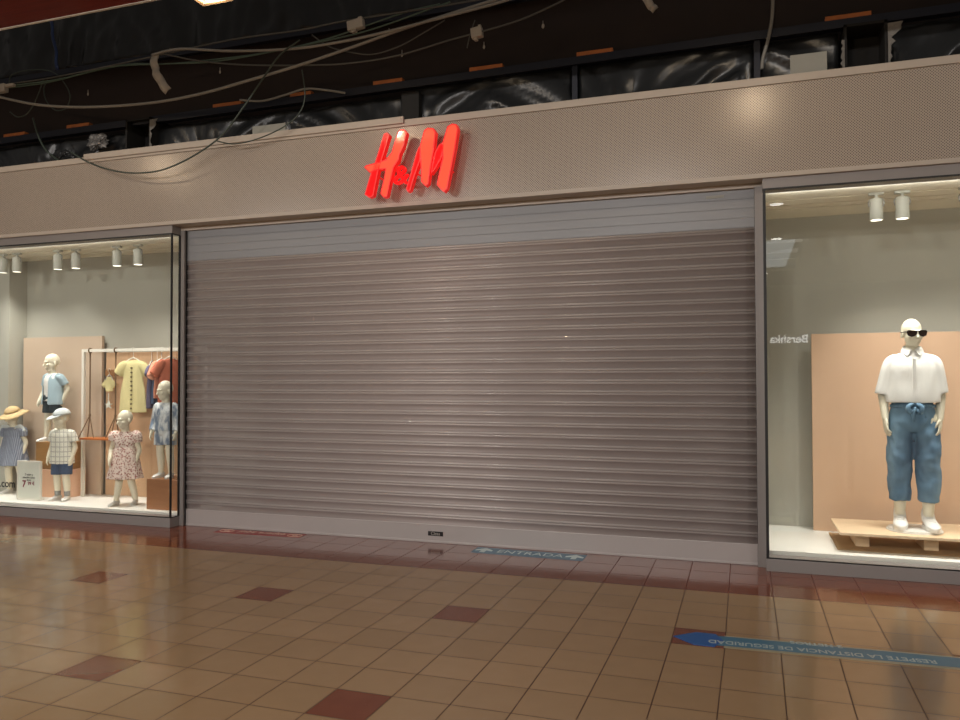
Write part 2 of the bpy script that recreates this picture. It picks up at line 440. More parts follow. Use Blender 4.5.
# display boxes
BYL, BYR = 7.45, 7.75
bm = bmesh.new(); box(bm, (-9.6, 6.62, 0), (-5.45, BYL, .11)); box(bm, (-5.45, 6.76, 0), (-5.35, BYL, .11)); struct(ob('floor_display_left', bm, 'display_floor'), label='white raised floor of the left display window')
bm = bmesh.new(); box(bm, (.17, 6.62, 0), (2.9, BYR, .12)); struct(ob('floor_display_right', bm, 'display_floor'), label='white raised floor of the right display window')
bm = bmesh.new(); box(bm, (-9.6, BYL, .0), (-5.12, BYL + .1, 3.0)); struct(ob('wall_display_left', bm, 'display_wall'), label='grey back wall of the left display window')
bm = bmesh.new(); box(bm, (.05, BYR, .0), (2.9, BYR + .1, 3.0)); box(bm, (.05, 6.74, 0), (.15, BYR, 3.0)); struct(ob('wall_display_right', bm, 'display_wall'), label='grey back wall of the right display window')
p = at(24, 262, 7.2)
bm = bmesh.new(); box(bm, (-9.6, 7.2, .11), (at(27, 300, 7.45).x, BYL, 2.95)); struct(ob('wall_display_end', bm, 'display_wall'), label='grey projecting wall at the far left of the left display')
def dceil(x0, x1, yb, n, lab):
    bm = bmesh.new()
    box(bm, (x0, 6.6, 2.985), (x1, yb, 2.999))
    ys = [6.6, 6.93, 6.97, 7.15, 7.19, 7.3, yb]
    for a in (0, 2, 4): box(bm, (x0, ys[a], 2.962), (x1, ys[a + 1], 2.985))
    box(bm, (x0, 7.34, 2.962), (x1, yb, 2.985))
    struct(ob('ceiling_display_%s' % n, bm, 'display_ceiling'), label=lab)
dceil(-9.6, -5.3, BYL, 'left', 'pale slotted ceiling of the left display window')
dceil(.16, 2.9, BYR, 'right', 'pale slotted ceiling of the right display window')

# mall behind the camera: ceiling with skylight, opposite shop
bm = bmesh.new()
sx0, sx1, sy0, sy1 = -3.2, 1.25, -8.6, -3.7
box(bm, (-14, sy1, 4.2), (8, 4.43, 4.3)); box(bm, (-14, -12, 4.2), (8, sy0, 4.3))
box(bm, (-14, sy0, 4.2), (sx0, sy1, 4.3)); box(bm, (sx1, sy0, 4.2), (8, sy1, 4.3))
struct(ob('ceiling', bm, 'ceiling_mall'), label='lowered mall ceiling opposite the shop')
bm = bmesh.new(); box(bm, (-14, 4.0, 4.17), (8, 4.43, 4.2)); struct(ob('ceiling_soffit', bm, 'red_wood'), label='reddish wooden soffit edge at the top left')
bm = bmesh.new(); box(bm, (-14, 4.43, 4.165), (8, 4.45, 4.31)); struct(ob('trim_8', bm, 'trim_white'), label='pale edge trim of the wooden soffit')
sk = empty('window_3', (0, 0, 0), kind='structure', label='skylight panes in the mall ceiling')
bm = bmesh.new(); box(bm, (sx0, sy0, 4.5), (sx1, sy1, 4.52)); ob('skylight_pane', bm, 'skylight_glow', sk)
bm = bmesh.new()
for x in (-1.9, -.4): box(bm, (x - .05, sy0, 4.3), (x + .05, sy1, 4.42))
for y in (-5.5, -7.0): box(bm, (sx0, y - .05, 4.3), (sx1, y + .05, 4.42))
for x in (-3.2, -1.7, -.2):
    a = Vector((x, -5.5, 4.36)); b = Vector((x + 1.3, -3.9, 4.36)); cyl(bm, a, b, .04); cyl(bm, Vector((x + 1.3, -5.5, 4.36)), Vector((x, -7.0, 4.36)), .04)
ob('skylight_frame', bm, 'cable_dim', sk)
bm = bmesh.new(); box(bm, (-14, -12.1, 0), (8, -12, 4.3)); struct(ob('wall_opposite', bm, 'opposite_dark'), label='dark shop front across the mall')
mx = Matrix.Translation((1.27, -11.97, 2.585)) @ Matrix.Rotation(PI, 4, 'Z') @ FRONT
tag(textmesh('shop_sign', 'Bershka', .33, 'bershka_glow', mx, extrude=.02, bold=.006), 'white illuminated shop name across the mall, mirrored in the right window', 'sign')
def downlight(x, y):
    bm = bmesh.new(); cyl(bm, (x, y, 4.195), (x, y, 4.185), .115, seg=24)
    d = ob('downlight', bm, 'white_plastic', origin=(x, y, 4.19))
    bm = bmesh.new(); cyl(bm, (0, 0, -.004), (0, 0, -.008), .1, seg=24); ob('diffuser', bm, 'downlight_glow', d)
    return d
for k, (x, y, lb) in enumerate(((.51, -.15, 'nearest'), (.63, -3.45, 'middle'), (.52, -8.9, 'farthest'))):
    tag(downlight(x, y), 'round white ceiling downlight mirrored in the right window, %s of its row' % lb, 'downlight', 'round downlights in the mall ceiling')

def area(name, loc, rot, size, power, col, sy=None, spread=None):
    l = bpy.data.lights.new(name, 'AREA'); l.energy = power; l.color = col; l.size = size
    if sy: l.shape = 'RECTANGLE'; l.size_y = sy
    if spread: l.spread = spread
    o = bpy.data.objects.new(name, l); C.objects.link(o); o.location = loc; o.rotation_euler = rot; return o
def spot(name, loc, target, power, angle, col, blend=.5, rad=.03):
    l = bpy.data.lights.new(name, 'SPOT'); l.energy = power; l.color = col; l.spot_size = math.radians(angle); l.spot_blend = blend; l.shadow_soft_size = rad
    o = bpy.data.objects.new(name, l); C.objects.link(o); o.location = loc
    o.rotation_euler = (Vector(target) - Vector(loc)).to_track_quat('-Z', 'Y').to_euler(); return o

# ------------------------------------------------------------------ roller shutter
XL, XR = -5.392, .094
sh = empty('roller_shutter', ((XL + XR) / 2, SY, 0), label='closed grey roller shutter of horizontal slats between the two display windows', cat='shutter')
def sloc(bm): bmesh.ops.translate(bm, verts=bm.verts, vec=-sh.location)
P = .0935; ZT = 2.69; NS = 27
bm = bmesh.new()
def strip(prof, mi):
    vs = [(bm.verts.new((XL, y, z)), bm.verts.new((XR, y, z))) for y, z in prof]
    for a, b in zip(vs, vs[1:]):
        f = bm.faces.new((a[0], a[1], b[1], b[0])); f.material_index = mi; f.smooth = True
for k in range(NS):
    z = ZT - k * P
    # solid double rib z-.042 .. z, perforated band below it
    prof = [(SY, z)]
    for j in range(1, 7): prof.append((SY - .0045 * math.sin(PI * j / 6), z - .02 * j / 6))
    strip(prof, 0)
    prof = [(SY, z - .02), (SY + .003, z - .022), (SY, z - .024)]
    for j in range(1, 6): prof.append((SY - .0035 * math.sin(PI * j / 5), z - .024 - .016 * j / 5))
    strip(prof, 0)
    prof = [(SY, z - .04), (SY + .004, z - .043), (SY + .004, z - .0905), (SY, z - P)]
    strip(prof, 1)
o = ob('slat_curtain', (sloc(bm), bm)[1], ['shutter_rib', 'shutter_perforated'], sh)
md = o.modifiers.new('thick', 'SOLIDIFY'); md.thickness = .0015; md.offset = 1
bm = bmesh.new()
for k in range(4):
    z1 = 3.0 - k * .0775; z0 = z1 - .0755
    box(bm, (XL, SY - .004, z0), (XR, SY + .004, z1), bevel=.003)
    box(bm, (XL, SY - .001, z0 - .002), (XR, SY + .003, z0 + .004))
sloc(bm); ob('solid_slats', bm, 'top_slat', sh)
bm = bmesh.new(); zb = ZT - NS * P
box(bm, (XL, SY - .006, .01), (XR, SY + .01, zb), bevel=.003); box(bm, (XL, SY - .014, .0), (XR, SY + .016, .018), bevel=.003)
box(bm, (XL, SY - .009, zb - .012), (XR, SY + .01, zb - .002), bevel=.002)
sloc(bm); ob('bottom_bar', bm, 'bar_metal', sh)
a = at(428, 531, SY - .01); b = at(443, 536.5, SY - .01)
bm = bmesh.new(); box(bm, (a.x, SY - .010, b.z), (b.x, SY - .006, a.z)); sloc(bm); np_ = ob('name_plate', bm, 'plate_black', sh)
textmesh('plate_lettering', 'Clesa', abs(a.z - b.z) * 1.0, 'paper_text', Matrix.Translation(Vector(((a.x + b.x) / 2, SY - .0105, (a.z + b.z) / 2 )) - sh.location) @ FRONT, sh, extrude=.0005)
for nm, x in (('guide_rail', XL), ('guide_rail', XR)):
    bm = bmesh.new(); box(bm, (x - .004, SY - .02, 0), (x + .006, SY - .012, 3.0)); box(bm, (x - .004 if x < -1 else x + .002, SY - .02, 0), (x if x < -1 else x + .006, SY + .03, 3.0))
    sloc(bm); ob(nm, bm, 'gasket', sh)
bm = bmesh.new(); a = at(689, 196, SY - .01); b = at(725, 200, SY - .01)
# small paper label on the top slat
q = at(715, 197, SY - .006); box(bm, (q.x - .07, SY - .0065, q.z - .012), (q.x + .07, SY - .0045, q.z + .012)); sloc(bm); ob('sticker', bm, 'plate_grey', sh)

# ------------------------------------------------------------------ H&M sign
SGY = 6.24
sg = empty('shop_sign', at(410, 165, SGY), label='glowing red brush-letter sign mounted on the perforated fascia', cat='sign')
def spt(pts, Y=SGY): return [at(340 + x / 6.857, 110 + y / 6.857, Y) - sg.location for x, y in pts]
def stroke(name, pts, face):
    P3 = spt(pts)
    c = sum(P3, Vector()) / len(P3)
    bm = bmesh.new(); extr(bm, P3, Vector((0, .055, 0)), 0, 1)
    bmesh.ops.recalc_face_normals(bm, faces=bm.faces)
    fr = [f for f in bm.faces if f.material_index == 0]
    r = bmesh.ops.inset_region(bm, faces=fr, thickness=.012, depth=0)
    for f in r['faces']: f.material_index = 1
    for k in (0, 1):
        q = P3[0] * (1 - k) + P3[len(P3) // 2] * k; q = q * .35 + c * .65
        cyl(bm, q + Vector((0, .05, 0)), Vector((q.x, 6.40 - sg.location.y, q.z)), .008, mi=1)
    return ob(name, bm, [face, 'sign_side'], sg, recalc=True)
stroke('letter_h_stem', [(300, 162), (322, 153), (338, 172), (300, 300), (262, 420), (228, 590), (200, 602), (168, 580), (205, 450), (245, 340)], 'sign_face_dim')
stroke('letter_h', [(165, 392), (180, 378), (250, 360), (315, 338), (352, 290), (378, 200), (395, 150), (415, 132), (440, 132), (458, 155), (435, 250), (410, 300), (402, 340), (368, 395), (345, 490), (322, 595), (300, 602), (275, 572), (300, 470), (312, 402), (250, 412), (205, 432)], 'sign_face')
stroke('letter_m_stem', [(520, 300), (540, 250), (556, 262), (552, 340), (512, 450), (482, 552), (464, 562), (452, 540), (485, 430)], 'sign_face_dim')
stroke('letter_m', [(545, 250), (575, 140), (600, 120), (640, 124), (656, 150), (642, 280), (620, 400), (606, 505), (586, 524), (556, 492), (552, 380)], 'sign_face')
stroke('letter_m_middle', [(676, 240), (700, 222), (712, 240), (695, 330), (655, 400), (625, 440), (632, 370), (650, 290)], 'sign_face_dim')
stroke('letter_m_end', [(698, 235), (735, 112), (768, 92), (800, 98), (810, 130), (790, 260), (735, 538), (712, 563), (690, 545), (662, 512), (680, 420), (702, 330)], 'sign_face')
q = at(340 + 405 / 6.857, 110 + 448 / 6.857, SGY) - sg.location
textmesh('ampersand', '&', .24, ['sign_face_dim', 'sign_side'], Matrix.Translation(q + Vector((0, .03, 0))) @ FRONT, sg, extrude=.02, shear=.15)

# ------------------------------------------------------------------ mannequins
def hand(bm, w, d, pn, s, curl=.35):
    """w wrist, d pointing direction, pn palm normal, s scale (adult 1)"""
    d = d.normalized(); pn = (pn - d * pn.dot(d)).normalized(); sd = d.cross(pn).normalized()
    L = .085 * s
    R3 = Matrix((sd, pn, d)).transposed().to_4x4()
    ell(bm, (0, 0, L * .5), (.036 * s, .017 * s, .052 * s), Matrix.Translation(w) @ R3)
    for k, (off, ln) in enumerate(((-.026, .062), (-.009, .074), (.009, .070), (.025, .054))):
        p = w + d * L * .88 + sd * off * s
        c = curl + .08 * k
        q = p + (d + sd * off * 3).normalized() * ln * .5 * s + pn * .004 * s
        r = q + (d * math.cos(c * 1.6) + pn * math.sin(c * 1.6)) * ln * .5 * s
        limb(bm, [p - d * .02 * s, p, q, r], [.0088 * s, .0092 * s, .0082 * s, .007 * s], seg=8, n=2)
    p = w + d * L * .25 - sd * .028 * s
    limb(bm, [p + sd * .014 * s, p, p - sd * .022 * s + d * .028 * s + pn * .012 * s, p - sd * .02 * s + d * .055 * s + pn * .02 * s], [.011 * s, .0115 * s, .0095 * s, .0075 * s], seg=8, n=2)
def head(bm, c, s, yaw, pitch=0, kid=False):
    """c centre of the head; s = height / .24 ; returns matrix for features"""
    Mh = Matrix.Translation(c) @ Matrix.Rotation(yaw, 4, 'Z') @ Matrix.Rotation(pitch, 4, 'X') @ Matrix.Scale(s, 4)
    ell(bm, (0, .012, .032), (.070, .094, .090), Mh, 24, 16)
    ell(bm, (0, -.018, -.03), (.060, .068, .078), Mh, 24, 16)
    ell(bm, (0, -.052, -.078), (.03, .026, .028), Mh)          # chin
    ell(bm, (0, -.076, .022), (.05, .016, .012), Mh)           # brow
    bmn = [(0, -.086, .012), (0, -.098, -.012), (0, -.104, -.026)]
    limb(bm, [Mh @ Vector(p) for p in bmn], [.008 * s, .010 * s, .013 * s], seg=8, n=3)
    ell(bm, (0, -.08, -.056), (.021, .011, .0075), Mh); ell(bm, (0, -.079, -.067), (.017, .011, .007), Mh)
    for sx in (-1, 1):
        ell(bm, (sx * .036, -.06, -.022), (.022, .022, .02), Mh)
        ell(bm, (sx * .074, .012, -.01), (.008, .019, .03), Mh)
    return Mh
def sockets(me, Mh, s):
    inv = Mh.inverted(); a = (Mh.to_3x3() @ Vector((0, 1, 0))).normalized()
    for v in me.vertices:
        p = inv @ v.co
        for sx in (-1, 1):
            r = ((p.x - sx * .03) / .019) ** 2 + ((p.z - .004) / .011) ** 2
            if p.y < -.03 and r < 4: v.co += a * .0095 * s * math.exp(-r)
            r = ((p.x - sx * .03) / .012) ** 2 + ((p.z - .003) / .006) ** 2
            if p.y < -.03 and r < 4: v.co -= a * .004 * s * math.exp(-r)
def shoe(parent, heel, yaw, L, mm='sneaker_white', hi=1.0, laces=True, name='sneaker'):
    """heel: ground point under the ankle; yaw 0 = toes to -Y"""
    Mx = Matrix.Translation(heel) @ Matrix.Rotation(yaw, 4, 'Z'); k = L / .27
    def R(y, hw, z0, z1): return (Mx @ Vector((0, y * k, (z0 + z1) / 2 * k)), (Mx.to_3x3() @ Vector((hw * k, 0, 0))), Mx.to_3x3() @ Vector((0, 0, (z1 - z0) / 2 * k)))
    bm = bmesh.new()
    up = [(.072, .014, .02, .05), (.066, .03, .012, .085 * hi), (.04, .037, .01, .105 * hi), (.0, .04, .01, .1 * hi), (-.04, .041, .01, .086), (-.08, .046, .01, .068), (-.13, .048, .01, .054), (-.165, .04, .012, .044), (-.188, .024, .014, .034), (-.195, .008, .018, .026)]
    rings(bm, [R(*u) for u in up], seg=16)
    me = remesh(bm, .006 * max(k, .6), 2); o = link(name, me, mm, parent)
    bm = bmesh.new()
    out = []
    for t in range(28):
        a = 2 * PI * t / 28; y = -.06 + .14 * math.cos(a); hw = (.043 + .009 * max(0, -math.cos(a))) * math.sin(a)
        out.append(Mx @ Vector((hw * k, y * k, 0)))
    extr(bm, out, Vector((0, 0, .022 * k))); s = ob('sole', bm, 'white_plastic', o)
    if laces:
        bm = bmesh.new()
        for j in range(4):
            y = -.035 - .022 * j; z = .094 - .011 * j
            cyl(bm, Mx @ Vector((-.022 * k, y * k, z * k)), Mx @ Vector((.022 * k, (y - .006) * k, z * k)), .0035 * k, seg=8)
        ob('laces', bm, 'white_plastic', o)
    return o
def torso_rings(T, seg_dir=None):
    return [(Vector((t[3] if len(t) > 3 else 0, t[4] if len(t) > 4 else 0, t[0])), Vector((t[1], 0, 0)), Vector((0, t[2], 0))) + tuple(t[5:]) for t in T]
def V(*a): return Vector(a)
def interp(T, n=4):
    """smooth a table of tuples"""
    m = max(len(t) for t in T); P4 = [list(t) + [0] * (m - len(t)) for t in T]; out = []
    for i in range(len(P4) - 1):
        p0, p1, p2, p3 = P4[max(i - 1, 0)], P4[i], P4[i + 1], P4[min(i + 2, len(P4) - 1)]
        for k in range(n):
            t = k / n
            out.append(tuple(.5 * (2 * b + (c - a) * t + (2 * a - 5 * b + 4 * c - d) * t * t + (3 * b - a - 3 * c + d) * t ** 3) for a, b, c, d in zip(p0, p1, p2, p3)))
    out.append(tuple(P4[-1])); return out
def body(parent, J, vox):
    """J: joints. Returns the head matrix."""
    bm = bmesh.new(); s = J['s']
    rings(bm, torso_rings(interp(J['torso'])), seg=24)
    limb(bm, [J['neck'], J['neck2'], J['head'] + V(0, .01, -.05 * J['hs'])], [.048 * J['hs'], .045 * J['hs'], .045 * J['hs']], seg=16)
    for h, kn, an in J['legs']:
        r = J['legr']
        limb(bm, [h, h * .45 + kn * .55, kn, kn * .6 + an * .4 + V(0, .006, 0), an], [r[0], r[0] * .84, r[1], r[1] * .98, r[2]], seg=16)
    for sh_, el, wr, pn, curl in J['arms']:
        r = J['armr']
        limb(bm, [sh_, sh_ * .5 + el * .5, el, el * .6 + wr * .4, wr], [r[0], r[0] * .92, r[1], r[1] * .96, r[2]], seg=12)
        hand(bm, wr, (wr - el).normalized() * .8 + V(0, 0, -.2), pn, J['hnd'], curl)
    Mh = head(bm, J['head'], J['hs'], J['yaw'], J.get('pitch', 0))
    me = remesh(bm, vox, 3, .5); sockets(me, Mh, J['hs'])
    o = link('body', me, 'skin', parent); return Mh
def garment(name, parts, mats, parent, vox, opens, amp=.006, sc=9, smooth=3, seed=0, stretch=(1, 1, .4)):
    bm = bmesh.new(); parts(bm)
    me = remesh(bm, vox, smooth); crumple(me, amp, sc, stretch, seed)
    for p in opens:
        pass
    cut_open(me, opens); o = link(name, me, mats, parent)
    for p in me.polygons: p.use_smooth = True
    md = o.modifiers.new('thick', 'SOLIDIFY'); md.thickness = .003; md.offset = -1
    return o
DN = V(0, 0, -1)

# --- adult
ad = empty('mannequin', (1.275, 7.03, .292), -.06, label='tall adult mannequin in white shirt, blue jeans and sunglasses in the right window', cat='mannequin')
J = dict(s=1, hs=.99, yaw=.32, pitch=.05, hnd=1.0,
    torso=[(.80, .12, .085), (.88, .155, .105), (.96, .145, .1), (1.04, .118, .085), (1.14, .128, .092), (1.24, .145, .1), (1.31, .14, .09), (1.355, .10, .07), (1.40, .06, .055)],
    neck=V(0, .0, 1.37), neck2=V(0, -.005, 1.43), head=V(0, -.02, 1.54),
    legs=[(V(-.085, 0, .86), V(-.095, -.012, .48), V(-.1, .01, .09)), (V(.085, 0, .86), V(.1, -.03, .48), V(.098, -.02, .09))],
    legr=(.085, .056, .036),
    arms=[(V(-.142, 0, 1.325), V(-.21, .02, 1.08), V(-.2, -.05, .865), V(.9, .3, 0), .35), (V(.142, 0, 1.325), V(.2, .03, 1.08), V(.185, -.03, .865), V(-.9, .3, 0), .35)],
    armr=(.047, .037, .026))
Mh = body(ad, J, .0055)
def shirt(bm):
    T = [(.99, .200, .135, 0, -.005), (1.06, .200, .135, 0, -.005), (1.16, .194, .132), (1.27, .185, .122), (1.335, .160, .10), (1.372, .12, .08), (1.395, .078, .062), (1.41, .066, .058)]
    rings(bm, torso_rings(interp(T)), seg=40)
    limb(bm, [V(-.08, 0, 1.335), V(-.145, 0, 1.31), V(-.185, .0, 1.19), V(-.214, .0, 1.05)], [.05, .058, .06, .06], seg=24, ends=False)
    limb(bm, [V(.08, 0, 1.335), V(.145, 0, 1.31), V(.18, .0, 1.19), V(.198, .0, 1.06)], [.05, .058, .06, .058], seg=24, ends=False)
o = garment('shirt', shirt, 'shirt_white', ad, .008, [(V(0, 0, .99), DN, .5), (V(-.214, 0, 1.05), V(-.2, 0, -1).normalized(), .1), (V(.198, 0, 1.06), V(.15, 0, -1).normalized(), .1)], amp=.012, sc=7, smooth=14)
bm = bmesh.new()   # collar wings
for sx in (-1, 1):
    a, b, c, d = V(sx * .008, -.072, 1.415), V(sx * .066, -.01, 1.44), V(sx * .082, -.03, 1.40), V(sx * .045, -.105, 1.365)
    q = [a, b, c, d]; extr(bm, q, V(0, .006, -.004))
    bk = [V(sx * .066, -.01, 1.44), V(sx * .045, .045, 1.45), V(0, .062, 1.452), V(0, .075, 1.415), V(sx * .055, .058, 1.41), V(sx * .082, -.03, 1.40)]
    extr(bm, bk, V(0, -.003, -.006))
ob('collar', bm, 'shirt_white', o)
bm = bmesh.new(); box(bm, (-.012, -.139, 1.01), (.012, -.128, 1.34)); ob('placket', bm, 'shirt_white', o)
def jeans(bm):
    T = [(.76, .10, .09), (.82, .162, .118), (.9, .165, .118), (.97, .15, .11), (1.03, .138, .102)]
    rings(bm, torso_rings(interp(T)), seg=32)
    limb(bm, [V(-.08, 0, .86), V(-.092, 0, .72), V(-.098, -.005, .5), V(-.102, 0, .215)], [.09, .096, .09, .08], seg=24, ends=False)
    limb(bm, [V(.08, 0, .86), V(.092, -.005, .72), V(.098, -.02, .5), V(.102, -.015, .21)], [.09, .096, .09, .08], seg=24, ends=False)
jn = garment('jeans', jeans, 'denim_blue', ad, .008, [(V(-.102, 0, .215), DN, .12), (V(.102, -.015, .21), DN, .12)], amp=.022, sc=10, seed=3, stretch=(1, 1, .8))
bm = bmesh.new()
for sx in (-1, 1):
    limb(bm, [V(sx * .005, -.125, .985), V(sx * .045, -.145, .965), V(sx * .04, -.14, .92), V(sx * .005, -.128, .945)], [.012, .018, .02, .012], seg=8, n=3)
limb(bm, [V(0, -.13, .95), V(-.012, -.135, .9), V(-.01, -.13, .85)], [.016, .015, .008], seg=8, n=3)
for t in range(24):
    a = 2 * PI * t / 24; b = 2 * PI * (t + 1) / 24
    cyl(bm, V(.152 * math.cos(a), .11 * math.sin(a), .965), V(.152 * math.cos(b), .11 * math.sin(b), .965), .015, seg=6)
ob('waist_tie', bm, 'denim_blue', jn, smooth=True)
shoe(ad, V(-.1, .03, .0), -.05, .31, hi=1.5); shoe(ad, V(.098, .0, .0), .1, .31, hi=1.5)
# sunglasses
bm = bmesh.new(); bl = bmesh.new()
for sx in (-1, 1):
    pts = [(.008, .018), (.032, .024), (.064, .024), (.078, .016), (.07, -.014), (.046, -.024), (.02, -.018), (.009, .0)]
    poly = [Mh @ V(sx * x, -.098 + .25 * max(0, x - .02), z + .004) for x, z in pts]
    extr(bl, poly, (Mh.to_3x3() @ V(0, .004, 0)))
    for a, b in zip(poly, poly[1:] + poly[:1]): cyl(bm, a, b, .0032, seg=6)
    cyl(bm, Mh @ V(sx * .077, -.083, .018), Mh @ V(sx * .082, .02, .012), .0032, seg=6)
cyl(bm, Mh @ V(-.009, -.099, .016), Mh @ V(.009, -.099, .016), .003, seg=6)
g = ob('sunglasses', bm, 'sunglass_frame', ad); ob('lenses', bl, 'lens', g)

# --- children
def child_J(**k):
    J = dict(s=.62, hs=.9, yaw=0, pitch=.1, hnd=.62,
        torso=[(.47, .085, .07), (.52, .105, .082), (.58, .1, .08), (.66, .102, .08), (.72, .105, .078), (.77, .09, .062), (.795, .05, .045)],
        neck=V(0, 0, .765), neck2=V(0, -.005, .81), head=V(0, -.02, .925),
        legs=[(V(-.052, 0, .5), V(-.062, -.01, .27), V(-.065, .01, .055)), (V(.052, 0, .5), V(.064, -.02, .27), V(.068, .0, .055))],
        legr=(.058, .040, .027),
        arms=[(V(-.105, 0, .755), V(-.15, .01, .6), V(-.145, -.05, .48), V(.9, .3, 0), .4), (V(.105, 0, .755), V(.15, .02, .6), V(.14, -.02, .475), V(-.9, .3, 0), .4)],
        armr=(.031, .026, .019))
    J.update(k); return J
def kid_shirt(bm, J, hem, flare=0, sl=.5, wide=1.0, slr=.05):
    T = [(hem, .125 * wide + flare, .098 + flare * .8), (hem + (.7 - hem) * .5, .122 * wide + flare * .5, .095 + flare * .4), (.7, .12 * wide, .092), (.755, .112, .08), (.785, .075, .058), (.803, .05, .047)]
    rings(bm, torso_rings(interp(T)), seg=32)
    for sh_, el, wr, pn, cu in J['arms']:
        e = sh_ + (el - sh_) * min(sl, 1)
        if sl > 1:
            limb(bm, [sh_ * 1.0 + V(-sh_.x * .35, 0, -.015), sh_, e, e + (wr - e) * (sl - 1)], [.042, slr, slr * .95, slr * .8], seg=18, ends=False); continue
        limb(bm, [sh_ * 1.0 + V(-sh_.x * .35, 0, -.015), sh_, e], [.042, slr, slr * 1.02], seg=18, ends=False)
def sleeve_opens(J, sl):
    if sl > 1: return [(e_ + (w_ - e_) * (sl - 1), (w_ - e_).normalized(), .08) for s_, e_, w_, *_ in J['arms']]
    return [(s_ + (e_ - s_) * sl, (e_ - s_).normalized(), .08) for s_, e_, *_ in J['arms']]
def kid_shorts(bm, J, top, bot, r=.068):
    T = [(.455, .09, .075), (.5, .118, .092), (top, .108, .086)]
    rings(bm, torso_rings(interp(T)), seg=24)
    for h, k, a in J['legs']:
        e = h + (k - h) * ((h.z - bot) / (h.z - k.z))
        limb(bm, [h + V(0, 0, .01), h * .4 + e * .6, e], [r, r * 1.02, r * .98], seg=18, ends=False)
def shorts_opens(J, bot):
    r = []
    for h, k, a in J['legs']: r.append((h + (k - h) * ((h.z - bot) / (h.z - k.z)), DN, .1))
    return r

# boy with cap and checked shirt
p = atz(62, 500, .112)
kb = empty('mannequin', (p.x, p.y, .112), .12, label='child mannequin in grey cap, checked shirt and denim shorts beside the price sign', cat='mannequin')
J = child_J(yaw=-.3); Mk = body(kb, J, .0045)
garment('checked_shirt', lambda bm: kid_shirt(bm, J, .415, .008, .62, 1.08, .054), 'plaid_cloth', kb, .007, [(V(0, 0, .415), DN, .3)] + sleeve_opens(J, .62), amp=.008, sc=12, seed=1)
garment('denim_shorts', lambda bm: kid_shorts(bm, J, .56, .29), 'shorts_denim', kb, .007, shorts_opens(J, .29), amp=.006, sc=14, seed=2)
def cap(parent, Mk, m):
    bm = bmesh.new()
    ell(bm, (0, .012, .05), (.088, .108, .085), Mk, 24, 14)
    for v in list(bm.verts):
        if (Mk.inverted() @ v.co).z < .04: bm.verts.remove(v)
    o = ob('cap', bm, m, parent, smooth=True); md = o.modifiers.new('t', 'SOLIDIFY'); md.thickness = .003
    bm = bmesh.new(); out = []
    for t in range(13):
        a = PI * t / 12; out.append(V(-.082 * math.cos(a), -.06 - .125 * math.sin(a), .046 - .035 * math.sin(a)))
    for t in range(9):
        a = PI * (8 - t) / 8; out.append(V(-.078 * math.cos(a), -.052 - .03 * math.sin(a), .05))
    top = [bm.verts.new(Mk @ q) for q in out]
    f = bm.faces.new(top); bmesh.ops.triangulate(bm, faces=[f])
    b = ob('brim', bm, m, o); md = b.modifiers.new('t', 'SOLIDIFY'); md.thickness = .005
cap(kb, Mk, 'cap_cloth')
for sx, h in ((-1, V(-.065, .01, 0)), (1, V(.068, .0, 0))):
    shoe(kb, h + V(0, .0, 0), .25 * sx, .165, 'sneaker_white', 1.0)
    bm = bmesh.new(); cyl(bm, h + V(0, 0, .05), h + V(-.001 * sx, -.003, .105), .031, .033, 20); ob('sock', bm, 'sock_grey', kb, smooth=True)

# girl in the floral dress
p = atz(125, 505, .112)
kg = empty('mannequin', (p.x, p.y, .112), .3, label='child mannequin in a red spotted short dress standing on the white floor', cat='mannequin')
J = child_J(yaw=-.45, legs=[(V(-.052, 0, .5), V(-.066, .0, .27), V(-.085, -.03, .055)), (V(.052, 0, .5), V(.07, -.01, .27), V(.092, .05, .055))],
    arms=[(V(-.105, 0, .755), V(-.15, .0, .62), V(-.12, -.11, .5), V(.9, .3, 0), .5), (V(.105, 0, .755), V(.145, .02, .6), V(.13, -.03, .475), V(-.9, .3, 0), .4)])
body(kg, J, .0045)
def dress(bm, J, hem, puff=.062, n=9, waist=.63):
    T = [(hem, .19, .15, 0, 0, n, .05, 0), (hem + .1, .17, .135, 0, 0, n, .035, 0), (waist - .03, .125, .1, 0, 0, n, .015, 0), (waist, .112, .09), (.7, .115, .09), (.755, .11, .078), (.785, .075, .058), (.8, .052, .047)]
    T = [tuple(list(t) + [0] * (8 - len(t))) for t in T]
    R0 = [(Vector((0, 0, t[0])), Vector((t[1], 0, 0)), Vector((0, t[2], 0)), n, t[6], 0) for t in interp(T)]
    rings(bm, R0, seg=72)
    for s_, e_, *_ in J['arms']:
        e = s_ + (e_ - s_) * .45
        limb(bm, [s_ * 1.0 + V(-s_.x * .3, 0, -.01), s_ + V(s_.x * .15, 0, .0), e], [.045, puff, puff * .95], seg=20, ends=False)
garment('spotted_dress', lambda bm: dress(bm, J, .29), 'floral_cloth', kg, .007, [(V(0, 0, .29), DN, .3)] + sleeve_opens(J, .45), amp=.008, sc=13, seed=5)
shoe(kg, V(-.085, -.03, 0), -.2, .165, 'sneaker_grey', 1.3); shoe(kg, V(.092, .05, 0), .15, .165, 'sneaker_grey', 1.3)

